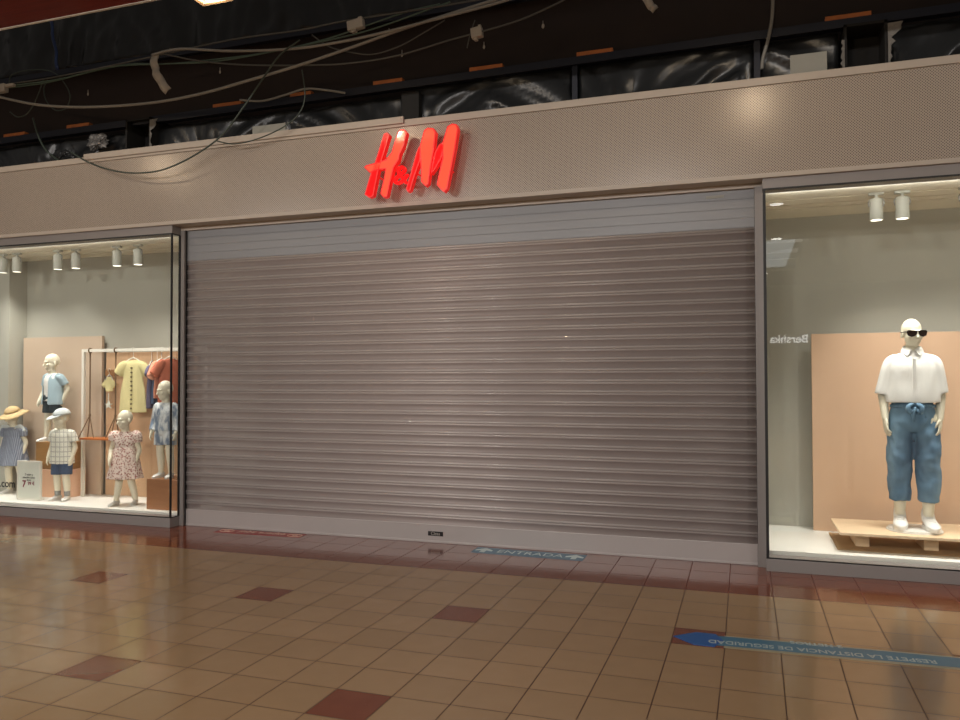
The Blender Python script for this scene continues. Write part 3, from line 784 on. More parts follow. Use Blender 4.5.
# girl with straw hat
p = atz(10, 493, .112)
kh = empty('mannequin', (p.x + .05, p.y, .112), .15, label='child mannequin in a straw hat and blue-grey dress at the left edge', cat='mannequin')
J = child_J(yaw=-.3, pitch=.3, legs=[(V(-.052, 0, .5), V(-.06, -.01, .27), V(-.062, .01, .055)), (V(.052, 0, .5), V(.075, .02, .27), V(.085, .08, .055))])
Mk = body(kh, J, .0045)
garment('striped_dress', lambda bm: dress(bm, J, .34, .05, 11, .68), 'chambray_cloth', kh, .007, [(V(0, 0, .34), DN, .3)] + sleeve_opens(J, .45), amp=.01, sc=12, seed=8)
bm = bmesh.new(); ell(bm, (0, .012, .065), (.085, .1, .075), Mk, 28, 14)
for v in list(bm.verts):
    if (Mk.inverted() @ v.co).z < .055: bm.verts.remove(v)
n = 48; prev = None
for j, (rr, zz) in enumerate(((1.0, .056), (1.35, .05), (1.75, .036), (2.1, .016))):
    vs = []
    for t in range(n):
        a = 2 * PI * t / n; wv = .01 * j / 3 * math.sin(3 * a)
        vs.append(bm.verts.new(Mk @ V(.085 * rr * math.cos(a), .012 + .1 * rr * math.sin(a), zz + wv)))
    if prev:
        for t in range(n): bm.faces.new((prev[t], prev[(t + 1) % n], vs[(t + 1) % n], vs[t]))
    prev = vs
h = ob('straw_hat', bm, 'straw', kh, smooth=True); md = h.modifiers.new('t', 'SOLIDIFY'); md.thickness = .004
for sx in (-1, 1):
    bm = bmesh.new()
    limb(bm, [V(sx * .05, -.02, .8), V(sx * .12, -.03, .8), V(sx * .155, -.02, .76)], [.015, .03, .02], seg=10, n=4, flat=.4)
    ob('shoulder_ruffle', bm, 'cap_cloth', kh, smooth=True)
shoe(kh, V(-.062, .01, 0), -.2, .165, 'sneaker_white'); shoe(kh, V(.085, .08, 0), .1, .165, 'sneaker_white')

# boy on the crates
p = at(50, 440, 7.16)
kt = empty('mannequin', (p.x + .04, 7.16, .752), -.1, label='child mannequin in an open pale blue shirt and dark shorts standing on stacked boxes', cat='mannequin')
J = child_J(yaw=-.3, legs=[(V(-.052, 0, .5), V(-.06, -.02, .27), V(-.065, -.03, .055)), (V(.052, 0, .5), V(.064, -.01, .27), V(.068, .04, .055))],
    arms=[(V(-.105, 0, .755), V(-.15, .0, .6), V(-.13, -.08, .48), V(.9, .3, 0), .4), (V(.105, 0, .755), V(.16, .07, .62), V(.135, .03, .49), V(-.9, .3, 0), .4)])
body(kt, J, .0045)
garment('tee_shirt', lambda bm: kid_shirt(bm, J, .47, -.01, .3, .95, .04), 'shirt_white', kt, .007, [(V(0, 0, .47), DN, .3)], amp=.004, sc=12, seed=1)
def open_shirt(bm):
    kid_shirt(bm, J, .43, .012, .68, 1.1, .05)
o = garment('open_shirt', open_shirt, 'shirt_blue', kt, .007, [(V(0, 0, .43), DN, .3)] + sleeve_opens(J, .68), amp=.009, sc=12, seed=11)
bm = bmesh.new(); bm.from_mesh(o.data)          # open down the front so the white tee shows
bmesh.ops.delete(bm, geom=[f for f in bm.faces if f.calc_center_median().y < -.02 and abs(f.calc_center_median().x + .01) < .045 - .03 * (f.calc_center_median().z - .7) and f.calc_center_median().z < .81], context='FACES')
bm.to_mesh(o.data); bm.free()
garment('dark_shorts', lambda bm: kid_shorts(bm, J, .56, .33), 'shorts_dark', kt, .007, shorts_opens(J, .33), amp=.006, sc=14, seed=2)
shoe(kt, V(-.065, -.03, 0), -.1, .17, 'sneaker_white'); shoe(kt, V(.068, .04, 0), .2, .17, 'sneaker_white')

# child at the right end of the left window
p = at(166, 476, 6.86)
kr = empty('mannequin', (p.x - .005, 6.86, .432), .05, label='child mannequin in an acid-washed denim jacket and shorts on a wooden plinth', cat='mannequin')
J = child_J(yaw=-.35); body(kr, J, .0045)
garment('denim_jacket', lambda bm: kid_shirt(bm, J, .5, -.004, 1.85, 1.1, .044), 'denim_acid', kr, .007, [(V(0, 0, .5), DN, .3)] + sleeve_opens(J, 1.85), amp=.011, sc=13, seed=21)
garment('denim_shorts', lambda bm: kid_shorts(bm, J, .56, .345, .072), 'denim_acid', kr, .007, shorts_opens(J, .345), amp=.006, sc=14, seed=5)
shoe(kr, V(-.065, .01, 0), -.1, .17, 'sneaker_white'); shoe(kr, V(.068, 0, 0), .2, .17, 'sneaker_white')

# ------------------------------------------------------------------ right display furniture
a = at(811, 334, 7.6); b = at(811, 531, 7.6)
bm = bmesh.new(); box(bm, (.575, 7.58, .122), (2.6, 7.62, 1.875), bevel=.002); tag(ob('backdrop_panel', bm, 'panel_pink'), 'large salmon pink backdrop board behind the adult mannequin', 'panel')
bm = bmesh.new(); box(bm, (.69, 6.80, .121), (2.5, 7.5, .127)); tag(ob('display_mat', bm, 'mat_cork'), 'flat brown board on the white floor under the pallet', 'mat')
pal = empty('pallet', (0, 0, 0), label='pale plywood pallet carrying the adult mannequin', cat='pallet')
PX0, PX1, PY0, PY1 = .70, 2.4, 6.72, 7.38
bm = bmesh.new(); box(bm, (PX0, PY0, .252), (PX1, PY1, .272), bevel=.002); ob('deck', bm, 'ply_wood', pal)
for x in (.84, 1.33, 1.82, 2.28):
    bm = bmesh.new(); box(bm, (x, 6.96, .127), (x + .1, 7.3, .252), bevel=.002); ob('block', bm, 'ply_wood', pal)
bm = bmesh.new(); cyl(bm, (1.27, 7.0, .272), (1.27, 7.0, .281), .2, seg=48); cyl(bm, (1.27, 7.0, .281), (1.27, 7.0, .291), .19, seg=48); tag(ob('base_plate', bm, 'white_plastic', smooth=False), 'round white stand plate under the adult mannequin', 'stand')

# ------------------------------------------------------------------ left display furniture
pp = at(102, 337, 7.36); bm = bmesh.new(); box(bm, (at(23, 400, 7.36).x, 7.36, .112), (pp.x, 7.40, at(60, 337, 7.36).z), bevel=.002)
tag(ob('backdrop_panel', bm, 'panel_beige'), 'tall plain beige backdrop board behind the boy on the boxes', 'panel')
pl = empty('backdrop_panel', (0, 0, 0), label='lower wooden backdrop panel with a brown strip behind the clothes rack', cat='panel')
bm = bmesh.new()
xs = [-7.2, -6.86, -6.52, -6.18, -5.9]
for i in range(4): box(bm, (xs[i] + .002, 7.39, .112), (xs[i + 1] - .002, 7.43, 1.80), bevel=.003)
ob('boards', bm, 'panel_wood', pl)
bm = bmesh.new(); z = at(110, 373, 7.38).z; box(bm, (-7.2, 7.375, z - .035), (at(125, 373, 7.38).x, 7.389, z + .04), bevel=.002); ob('cross_strip', bm, 'brown_strip', pl)
# crates
x0, x1 = at(36, 443, 7.04).x, at(66, 443, 7.04).x
bm = bmesh.new(); box(bm, (x0, 7.04, .432), (x1, 7.3, .75), bevel=.004); cr = ob('wooden_crate', bm, 'crate_wood', origin=((x0 + x1) / 2, 7.17, .432))
tag(cr, 'brown wooden box under the boy in the open blue shirt', 'box')
x0, x1 = at(38, 480, 7.04).x, at(67, 480, 7.04).x
bm = bmesh.new(); box(bm, (x0, 7.03, .112), (x1, 7.31, .43), bevel=.004); tag(ob('display_box', bm, 'pink_board', origin=((x0 + x1) / 2, 7.16, .112)), 'plain pink box at the bottom of the stack behind the capped boy', 'box')
x0 = at(148, 490, 6.74).x
bm = bmesh.new(); box(bm, (x0, 6.72, .112), (x0 + .42, 7.05, .431), bevel=.003); box(bm, (x0 - .002, 6.718, .395), (x0 + .422, 6.72, .398)); tag(ob('wooden_plinth', bm, 'plinth_wood', origin=(x0 + .21, 6.88, .112)), 'reddish brown wooden plinth under the child in acid-washed denim', 'plinth')
# clothes rack
RY = 7.2
xa, xb, zt = -7.345, -5.605, 1.818
rk = empty('clothes_rack', ((xa + xb) / 2, RY, .11), label='white square-tube clothes rack frame in the left window', cat='clothes rack')
def rl(bm): bmesh.ops.translate(bm, verts=bm.verts, vec=-rk.location)
for x in (xa, xb):
    bm = bmesh.new(); box(bm, (x - .017, RY - .017, .111), (x + .017, RY + .017, zt - .017), bevel=.002); rl(bm); ob('upright', bm, 'white_paint', rk)
bm = bmesh.new(); box(bm, (xa - .017, RY - .017, zt - .017), (xb + .017, RY + .017, zt + .017), bevel=.002); rl(bm); ob('top_rail', bm, 'white_paint', rk)
# swing
sw = empty('swing_seat', (-7.12, RY, .8), label='wooden swing seat hanging on brown ropes from the clothes rack', cat='swing')
def swl(bm): bmesh.ops.translate(bm, verts=bm.verts, vec=-sw.location)
bm = bmesh.new(); box(bm, (-7.31, RY - .09, .782), (-6.88, RY + .09, .805), bevel=.004); swl(bm); ob('seat', bm, 'swing_wood', sw)
for x in (-7.25, -6.875 - .0):
    bm = bmesh.new(); zk = 1.06
    cyl(bm, (x, RY, zk), (x, RY, zt + .0), .008, seg=8)
    for yy in (-.07, .07):
        cyl(bm, (x, RY, zk), (x + (-.1 if x < -7 else .0), RY + yy, .79), .006, seg=8); 
    cyl(bm, (x, RY, zk), (x + (.11 if x < -7 else -.1), RY - .05, .79), .006, seg=8)
    ell(bm, (x, RY, zk), (.014, .014, .02))
    for t in range(12):
        a0 = 2 * PI * t / 12; a1 = 2 * PI * (t + 1) / 12
        cyl(bm, (x, RY + .026 * math.cos(a0), zt + .026 * math.sin(a0)), (x, RY + .026 * math.cos(a1), zt + .026 * math.sin(a1)), .008, seg=6)
    swl(bm); ob('rope', bm, 'rope', sw)
# hanging garments
def hanging(name, px, ztop, zbot, wtop, wbot, m, rz, label, cat, slv=.12, slw=.06, th=.035, seed=0, hang=True, Y=RY, buttons=0, zrail=None, stripes=None, neck=.05, group=None):
    x = px
    e = empty(name, (x, Y, ztop), rz, label=label, cat=cat, group=group)
    H = ztop - zbot
    def parts(bm):
        T = [(-H, wbot, th * 1.2, 0, 0, 6, .06), (-H * .6, (wtop + wbot) / 2 * .98, th * 1.1, 0, 0, 6, .04), (-H * .3, wtop * .92, th, 0, 0, 6, 0), (-.06, wtop, th * .9, 0, 0, 6, 0), (-.015, wtop * .62, th * .6, 0, 0, 6, 0), (0, neck, th * .5, 0, 0, 6, 0)]
        rings(bm, [(Vector((0, 0, t[0])), Vector((t[1], 0, 0)), Vector((0, t[2], 0)), 6, t[6], seed) for t in interp(T)], seg=48)
        if slv:
            for s in (-1, 1):
                limb(bm, [V(s * wtop * .5, 0, -.05), V(s * wtop * .95, 0, -.075), V(s * (wtop + slv * .55), 0, -.06 - slv)], [slw * .8, slw, slw * .95], seg=16, ends=False, flat=.55)
    g = garment('cloth', parts, m, e, .007, [(V(0, 0, -H), DN, .4)], amp=.01, sc=9, seed=seed)
    if buttons:
        for k in range(buttons):
            bm = bmesh.new(); cyl(bm, (0, -th * 1.15 - .006, -.09 - k * (H - .14) / (buttons - 1)), (0, -th * 1.15 + .02, -.09 - k * (H - .14) / (buttons - 1)), .011, seg=10)
            ob('button', bm, 'button_dark', g)
    zr = (zrail if zrail else zt) - ztop
    bm = bmesh.new()
    for s in (-1, 1): limb(bm, [V(0, 0, .03), V(s * wtop * .45, 0, .005), V(s * wtop * .85, 0, -.035)], [.006, .006, .006], seg=8, n=3)
    limb(bm, [V(0, 0, .03), V(0, 0, max(.045, zr - .02)), V(0, -.024, zr + .004), V(0, 0, zr + .028), V(0, .022, zr + .01)], [.003] * 5, seg=6, n=4)
    ob('hanger', bm, 'white_paint', e, smooth=True)
    return e
YY = 7.2
def hx(px, y=400): return at(px, y, YY).x
hanging('yellow_dress', hx(133), 1.70, 1.10, .125, .16, 'cloth_yellow', .25, 'pale yellow buttoned dress hanging on the clothes rack', 'dress', slv=.10, slw=.06, buttons=10, seed=2, neck=.06)
hanging('purple_dress', hx(151.5), 1.66, 1.15, .10, .12, 'cloth_purple', 1.95, 'slate purple garment hanging just right of the yellow dress', 'dress', slv=.08, slw=.05, seed=4)
hanging('grey_jacket', hx(157), 1.66, 1.2, .11, .12, 'shorts_denim', 1.9, 'blue denim garment hanging between purple and coral clothes', 'jacket', slv=.09, slw=.05, seed=6)
hanging('salmon_tee', hx(161.5), 1.69, 1.27, .13, .13, 'cloth_salmon', 1.65, 'light salmon short-sleeved top on the clothes rack', 'shirt', slv=.13, slw=.06, seed=7)
hanging('coral_tee', hx(170), 1.71, 1.2, .13, .14, 'cloth_coral', 1.25, 'coral red short-sleeved top at the right end of the rack', 'shirt', slv=.12, slw=.06, seed=9)
z = at(108, 377, 7.3).z
e = hanging('yellow_shirt', at(108, 390, 7.3).x, z + .0, z - .17, .055, .05, 'cloth_yellow', .1, 'small yellow baby top hanging from the brown strip of the wooden panel', 'shirt', slv=.05, slw=.032, th=.02, seed=3, Y=7.32, zrail=z + .07, neck=.03)
bm = bmesh.new()
q = at(108, 405, 7.3); st = []
for k in range(10):
    a = PI / 2 + k * PI / 5; r = .06 if k % 2 == 0 else .022
    st.append(V(q.x + r * math.cos(a), 7.30, q.z + r * math.sin(a) * .8))
extr(bm, st, V(0, .02, 0)); box(bm, (q.x - .003, 7.305, q.z + .04), (q.x + .003, 7.311, q.z + .14))
tag(ob('star_ornament', bm, 'card_white'), 'small pale star hanging under the yellow baby top', 'ornament')
# price sign
sa = at(18, 460, 6.8); sb = at(40, 496, 6.8)
ps = empty('price_sign', ((sa.x + sb.x) / 2, 6.8, .112), .0, label='white framed price sign standing in front of the straw-hat mannequin', cat='sign')
w = (sb.x - sa.x); hgt = sa.z - .125
bm = bmesh.new(); box(bm, (-w / 2, 0, .012), (w / 2, .012, hgt), bevel=.002); ob('card', bm, 'card_white', ps)
bm = bmesh.new()
for a, b in (((-w / 2 - .008, -.006, .008), (-w / 2 + .008, .02, hgt + .008)), ((w / 2 - .008, -.006, .008), (w / 2 + .008, .02, hgt + .008)), ((-w / 2, -.006, hgt - .008), (w / 2, .02, hgt + .008)), ((-w / 2, -.006, .006), (w / 2, .02, .022)), ((-w / 2 + .03, -.03, 0), (w / 2 - .03, .09, .008))): box(bm, a, b, bevel=.001)
ob('frame', bm, 'white_paint', ps)
def ptxt(nm, s, sz, m, x, z, **k): return textmesh(nm, s, sz, m, Matrix.Translation((x, -.0015, z)) @ FRONT, ps, **k)
ptxt('lettering', 'T-shirt y', .034, 'text_black', -.0, hgt * .66); ptxt('lettering', 'pantalón corto', .03, 'text_black', .0, hgt * .585); ptxt('lettering', 'desde', .026, 'text_black', -.0, hgt * .52)
ptxt('price', '7', .105, 'text_wine', -.07, hgt * .41, bold=.003); ptxt('price', '99 €', .052, 'text_wine', .035, hgt * .43, bold=.001)
# web address on the glass
q = at(14.5, 484, FY)
tag(textmesh('window_lettering', 'hm.com', .115, 'text_black', Matrix.Translation((q.x, FY + .009, at(7, 484, FY).z)) @ FRONT, extrude=.0008, align='RIGHT', bold=.002), 'black web address lettering on the left window glass at the photo edge', 'lettering')

# ------------------------------------------------------------------ spotlights in the displays
def mk_spot():
    e = empty('spotlight', (0, 0, 0))
    bm = bmesh.new(); box(bm, (-.055, -.02, -.022), (.055, .02, 0), bevel=.003); cyl(bm, (0, 0, -.02), (0, 0, -.045), .012); ob('mount', bm, 'spot_body', e)
    bm = bmesh.new()
    pts = [V(-.052, 0, -.11), V(-.056, 0, -.075), V(-.04, 0, -.05), V(0, 0, -.042), V(.04, 0, -.05), V(.056, 0, -.075), V(.052, 0, -.11)]
    limb(bm, pts, [.004] * 7, seg=8, n=3); ob('bracket', bm, 'metal_grey', e, smooth=True)
    bm = bmesh.new(); cyl(bm, (0, 0, .065), (0, 0, -.10), .047, .05, 28); cyl(bm, (0, 0, .065), (0, 0, .075), .04, .03, 28)
    h_ = ob('lamp_head', bm, 'spot_body', e, origin=(0, 0, 0)); smooth_sharp(h_); h_.location = (0, 0, -.12)
    bm = bmesh.new(); cyl(bm, (0, 0, -.1), (0, 0, -.102), .042, seg=28); ob('lens', bm, 'spot_glow', h_)
    return e
sp0 = mk_spot(); first = True
def place_spot(px, py, Y, tilt, target, power, label, group, ceil):
    global first
    o = sp0 if first else copy_tree(sp0); first = False
    q = at(px, py, Y); o.location = (q.x, Y, ceil); tag(o, label, 'spotlight', group)
    hd = [c for c in o.children if c.name.startswith('lamp_head')][0]
    d = Vector(target) - (Vector(o.location) + V(0, 0, -.12)); d.normalize()
    k = V(0, 0, -1).lerp(d, tilt).normalized()
    hd.rotation_euler = (-k).to_track_quat('Z', 'Y').to_euler()
    lp = Vector(o.location) + V(0, 0, -.12) + k * .112
    spot('display_light', lp, target, power, 100, (1, .96, .9), 1, .03)
CL = 2.962
SL = [(17, 255, (-8.4, 7.3, .9), 'spotlight half cut off at the left photo edge'), (58, 252, (-7.9, 7.2, 1.3), 'pale spotlight left of the second pair'), (76, 250, (-7.3, 7.0, .6), 'pale spotlight above the rack end'), (117, 248, (-6.5, 7.0, .9), 'tilted pale spotlight above the yellow dress'), (138, 246, (-6.0, 7.0, .9), 'rightmost pale spotlight in the left window')]
labs = ['pale ceiling spotlight cut by the left edge of the photo', 'pale ceiling spotlight above the boy on boxes, left of a pair', 'pale ceiling spotlight right of the one above the boxes', 'tilted pale ceiling spotlight left of the rightmost in the left window', 'rightmost pale ceiling spotlight in the left window']
PWL, PWR = 31, 37
for (px, py, tg, _), lb in zip(SL, labs): place_spot(px, py, 6.9, .35 if px == 117 else .12, tg, PWL, lb, 'spotlights in the left window', CL)
place_spot(3, 256, 6.9, .2, (-8.8, 7.2, .8), PWL, 'pale ceiling spotlight half out of frame at the far left', 'spotlights in the left window', CL)
place_spot(876, 190, 6.9, .05, (1.25, 7.1, 1.0), PWR * 1.5, 'left one of the twin ceiling spotlights in the right window', 'spotlights in the right window', CL)
place_spot(902, 190, 6.9, .05, (1.3, 7.4, .5), PWR, 'right one of the twin ceiling spotlights in the right window', 'spotlights in the right window', CL)
place_spot(967, 188, 6.9, .05, (1.8, 7.4, .9), PWR, 'ceiling spotlight cut by the right edge of the photo', 'spotlights in the right window', CL)
place_spot(775 + 260, 178, 6.9, .05, (2.4, 7.4, .9), PWR, 'unseen spotlight added beyond the right edge of the photo', 'spotlights in the right window', CL)  # added out of view for more bounced light in the display
# fill lights added out of sight behind the headers to brighten both displays
def add_fill_strip(x0, x1, n, e_):
    bm = bmesh.new(); box(bm, (x0, 6.615, 2.957), (x1, 6.635, 2.962))
    s = ob('fill_strip', bm, 'white_plastic', origin=((x0 + x1) / 2, 6.625, 2.96)); tag(s, 'slim white strip added as hidden fill light behind the header of the %s window' % n, 'light')
    area('fill_strip_glow', ((x0 + x1) / 2, 6.63, 2.955), (0, 0, 0), x1 - x0, e_, (1, .96, .9), .02, math.radians(76))
add_fill_strip(-9.2, -5.6, 'left', 20); area('ceiling_fill', (-7.4, 6.604, 2.925), (math.radians(80), 0, 0), 3.6, 2.2, (1, .96, .88), .02)  # second area light is added fill for the display ceiling, no fixture
add_fill_strip(.2, 2.8, 'right', 16); area('ceiling_fill', (1.5, 6.604, 2.925), (math.radians(80), 0, 0), 2.6, 3, (1, .96, .88), .02)  # same added ceiling fill on the right

# ------------------------------------------------------------------ stickers on the floor
def quad_sticker(name, pts, m, z0, th, **k):
    bm = bmesh.new(); extr(bm, [V(p[0], p[1], z0 + th) for p in pts], V(0, 0, -th)); return ob(name, bm, m, **k)
fs = empty('floor_sticker', (.3, 4.66, 0), label='long blue distancing strip on the floor tiles at the lower right', cat='sticker')
def fl(pts): return [(x - .3, y - 4.66) for x, y in pts]
quad_sticker('backing_film', fl([(-.12, 4.545), (1.6, 4.6), (1.6, 4.80), (-.12, 4.755)]), 'sticker_film', .0, .0012, parent=fs)
quad_sticker('blue_strip', fl([(-.22, 4.575), (1.58, 4.63), (1.58, 4.775), (-.22, 4.735)]), 'blue_sticker', .0, .002, parent=fs)
quad_sticker('arrow_head', fl([(-.40, 4.655), (-.28, 4.545), (-.17, 4.545), (-.12, 4.655), (-.17, 4.765), (-.28, 4.765)]), 'blue_diamond', .0, .0026, parent=fs)
rz = math.atan2(.05, 1.8)
def ftxt(nm, s, sz, m, x, y, parent, base, rot=0, **k): return textmesh(nm, s, sz, m, Matrix.Translation((x - base[0], y - base[1], .003)) @ Matrix.Rotation(rot, 4, 'Z'), parent, extrude=.0003, **k)
ftxt('lettering', 'RESPETE LA DISTANCIA DE SEGURIDAD', .078, 'strip_text', atz(818, 651.5, 0).x, atz(818, 651.5, 0).y, fs, (.3, 4.66), PI + rz, sx=.83, bold=.001)
ftxt('lettering', '2 METROS', .06, 'strip_text', atz(816, 645.5, 0).x, atz(816, 645, 0).y, fs, (.3, 4.66), PI + rz, bold=.001)
b0 = (-1.73, 6.42)
fe = empty('floor_sticker', (b0[0], b0[1], 0), label='blue ENTRADA strip with two white arrows in front of the shutter', cat='sticker')
quad_sticker('blue_strip', [(-.50, -.09), (.47, -.11), (.47, .10), (-.50, .12)], 'blue_sticker', .0, .0015, parent=fe)
ftxt('lettering', 'ENTRADA', .15, 'sticker_text', b0[0], b0[1], fe, b0, -.01, sx=.85)
def arrow(px, py, parent):
    pts = [(-.022, -.07), (.022, -.07), (.022, 0), (.075, -.02), (.075, .015), (0, .08), (-.075, .015), (-.075, -.02), (-.022, 0)]
    quad_sticker('arrow', [(px + x, py + y) for x, y in pts], 'sticker_text', 0, .003, parent=parent)
arrow(-.41, .01, fe); arrow(.385, -.005, fe)
b1 = (-4.42, 6.47)
fr = empty('floor_sticker', (b1[0], b1[1], 0), label='dark red strip with pale lettering in front of the shutter, left side', cat='sticker')
quad_sticker('red_strip', [(-.47, -.09), (.46, -.06), (.46, .08), (-.47, .06)], 'red_sticker', .0, .0015, parent=fr)
ftxt('lettering', 'espera', .13, 'sticker_text_warm', b1[0] + .12, b1[1] + .005, fr, b1, PI + .02, sx=.85); ftxt('lettering', 'aquí', .13, 'sticker_text_warm', b1[0] - .15, b1[1], fr, b1, PI + .02, sx=.85)
for x in (-.38, .38):
    bm = bmesh.new()
    for t in range(24):
        a0 = 2 * PI * t / 24; a1 = 2 * PI * (t + 1) / 24
        r0 = V(x + .075 * math.cos(a0), .05 * math.sin(a0), .0025); r1 = V(x + .075 * math.cos(a1), .05 * math.sin(a1), .0025)
        cyl(bm, r0, r1, .003, seg=5)
    box(bm, (x - .03, -.006, .0016), (x + .03, .006, .003)); ob('ring_mark', bm, 'sticker_text_warm', fr)
# clothes rails seen dimly through the shutter
def store_rail(xs_, Y, zt_, lab):
    e = empty('garment_rail', (xs_[0], Y, 0), label=lab, cat='clothes rail', group='clothes rails behind the shutter')
    for x in (xs_[0], xs_[-1]):
        bm = bmesh.new(); cyl(bm, (x - xs_[0], 0, 0), (x - xs_[0], 0, zt_), .016); cyl(bm, (x - xs_[0], -.2, .02), (x - xs_[0], .2, .02), .014); ob('upright', bm, 'rail_white', e)
    bm = bmesh.new(); cyl(bm, (0, 0, zt_), (xs_[-1] - xs_[0], 0, zt_), .014); ob('top_rail', bm, 'rail_white', e)
Yr = 7.5
store_rail([at(533, 400, Yr).x, at(733, 400, Yr).x], Yr, at(533, 372, Yr).z, 'pale clothes rail dimly visible through the right half of the shutter')
Yr = 8.0
store_rail([at(360, 400, Yr).x, at(520, 400, Yr).x], Yr, at(360, 374, Yr).z, 'pale clothes rail dimly visible through the middle of the shutter')

# ------------------------------------------------------------------ construction zone above the fascia
BY = 6.95
zr = at(480, 78, 6.82).z
zr0 = at(0, 140, 6.8).z
bm = bmesh.new(); box(bm, (-14, 7.0, 3.5), (8, 7.08, 6.6)); struct(ob('wall_upper', bm, 'brown_board'), label='dark brown boarding above the shop fascia')
bm = bmesh.new(); z0 = at(16, 137, 6.8).z
bA = at(16, 137, 6.8); bB = at(848, 20, 6.8); sl = (bB.z - bA.z) / (bB.x - bA.x)
def zb_(x): return bA.z + sl * (x - bA.x)
box(bm, (-9, -.04, -.07), (9, .04, 0), Mx=Matrix.Translation((-4, 6.8, zb_(-4))) @ Matrix.Rotation(-math.atan(sl), 4, 'Y'), bevel=.004); tag(ob('steel_beam', bm, 'blue_steel'), 'long dark blue steel beam running above the fascia', 'beam')
zl = min(zb_(-8), zb_(2))
bm = bmesh.new(); z1 = at(300, 32, 6.85).z; box(bm, (-13, 6.82, z1 - .05), (5, 6.88, z1 + .01), bevel=.004); tag(ob('steel_beam', bm, 'blue_steel'), 'thin dark upper beam above the brown boarding', 'beam')
zu = z1
for px, nm in ((757, 'dark blue steel post under the beam at the right'), (575, 'dark blue steel post above the fascia, right of the red sign')):
    q = at(px, 60, 6.8); bm = bmesh.new(); box(bm, (q.x - .025, 6.78, 3.75), (q.x + .025, 6.83, zb_(q.x) - .072), bevel=.003); tag(ob('steel_post', bm, 'blue_steel'), nm, 'post')
def sheet(name, x0, x1, za, zb, Y, label, seed, amp=.06, dx=.035, sag=0, hole=None, rag=.05):
    nx = int((x1 - x0) / dx); nz = max(6, int((zb - za) / dx)); bm = bmesh.new(); G = []
    for j in range(nz + 1):
        row = []
        for i in range(nx + 1):
            x = x0 + (x1 - x0) * i / nx; t = j / nz
            z = za + (zb - za) * t
            if j == 0: z += rag * noise.noise(V(x * 3, seed, 0))
            # diagonal ridged creases fanning from the hanging points
            w = 2.2 * math.floor(x / 2.2) + 1.1
            u = (x - w) * (1.6 - t) ; p = V(u * 2.0 + seed, z * .9 + x * .4, seed)
            r1 = 1 - abs(noise.noise(p * 1.5)) * 2; r2 = 1 - abs(noise.noise(V(p.x * 4 + z * 2, p.y * 3, seed + 3))) * 2
            y = Y - amp * 1.5 * (r1 * .8 + r2 * .45 + noise.noise(p * 9) * .15) * (.4 + .6 * (1 - t))
            row.append(bm.verts.new((x, y, z)))
        G.append(row)
    for j in range(nz):
        for i in range(nx):
            if hole and hole[0] < (G[j][i].co.x) < hole[1] and G[j][i].co.z < hole[2]: continue
            bm.faces.new((G[j][i], G[j][i + 1], G[j + 1][i + 1], G[j + 1][i]))
    o = ob(name, bm, 'black_plastic', smooth=True)
    md = o.modifiers.new('t', 'SOLIDIFY'); md.thickness = .0015
    return tag(o, label, 'plastic sheet')
HR = (at(843, 50, 6.78).x, at(886, 50, 6.78).x)
HL = (at(131, 130, 6.78).x, at(152, 130, 6.78).x)
sheet('plastic_sheet', -8.9, HL[0] - .02, 3.74, zl - .09, 6.88, 'black plastic sheet hanging above the fascia at the far left', 1.3, .07)
sheet('plastic_sheet', HL[1] + .02, -3.1, 3.74, zl - .08, 6.88, 'black plastic sheet hanging above the fascia left of the red sign', 5.1, .07)
sheet('plastic_sheet', -2.95, at(575, 90, 6.8).x - .03, 3.74, zl - .03, 6.86, 'creased black plastic sheet above the red sign', 9.7, .07)
sheet('plastic_sheet', at(575, 90, 6.8).x + .03, at(757, 90, 6.8).x - .03, 3.74, zl - .03, 6.86, 'creased black plastic sheet between the two blue posts', 14.2, .07)
sheet('plastic_sheet', at(757, 90, 6.8).x + .03, HR[0] - .03, 3.74, zl - .03, 6.86, 'black plastic sheet right of the right blue post', 19.9, .06)
sheet('plastic_sheet', HR[1] + .03, 2.2, 3.74, zl - .03, 6.86, 'black plastic sheet at the far right above the fascia', 24.4, .06)
sheet('plastic_sheet', -9.6, -1.0, zu + .03, 6.4, 6.93, 'large black plastic sheet covering the upper boarding', 31.0, .045, .05)
# square dark duct openings
def duct(x0, x1, za, zb, lab, rag):
    e = empty('duct_opening', ((x0 + x1) / 2, 6.7, za), label=lab, cat='duct')
    bm = bmesh.new(); w = x1 - x0; h = zb - za; t = .02
    for a, b in (((-w / 2, 0, 0), (-w / 2 + t, .29, h)), ((w / 2 - t, 0, 0), (w / 2, .29, h)), ((-w / 2, 0, 0), (w / 2, .29, t)), ((-w / 2, 0, h - t), (w / 2, .29, h)), ((-w / 2, .27, 0), (w / 2, .29, h))): box(bm, a, b)
    ob('duct_box', bm, 'duct_dark', e)
    for sx, hh in ((-1, .72), (1, .92)):
        if sx == -1 and not rag: continue
        bm = bmesh.new()
        n = 14; pv = None
        for k in range(n + 1):
            z = h * hh * k / n; x = sx * (w / 2 + .0)
            wd = .012 + .06 * abs(noise.noise(V(k * .7, sx * 3, w * 9))) + (.10 * max(0, (k / n - .72)) * 3 if sx > 0 else 0)
            a = bm.verts.new((x, -.012 - .02 * noise.noise(V(k, 1, 0)), z)); b = bm.verts.new((x + sx * wd, -.02 + .03 * noise.noise(V(k, 5, 0)), z + .02 * noise.noise(V(k, 9, 1))))
            if pv: bm.faces.new((pv[0], pv[1], b, a))
            pv = (a, b)
        o = ob('torn_lining', bm, 'ragged_grey', e); md = o.modifiers.new('t', 'SOLIDIFY'); md.thickness = .004
za = 3.815
duct(HR[0], HR[1], za, at(865, 22, 6.7).z, 'square black duct opening with torn pale lining above the right window', True)
duct(HL[0], HL[1] + .05, za, at(140, 118, 6.7).z, 'small square black duct opening at the left above the fascia', False)
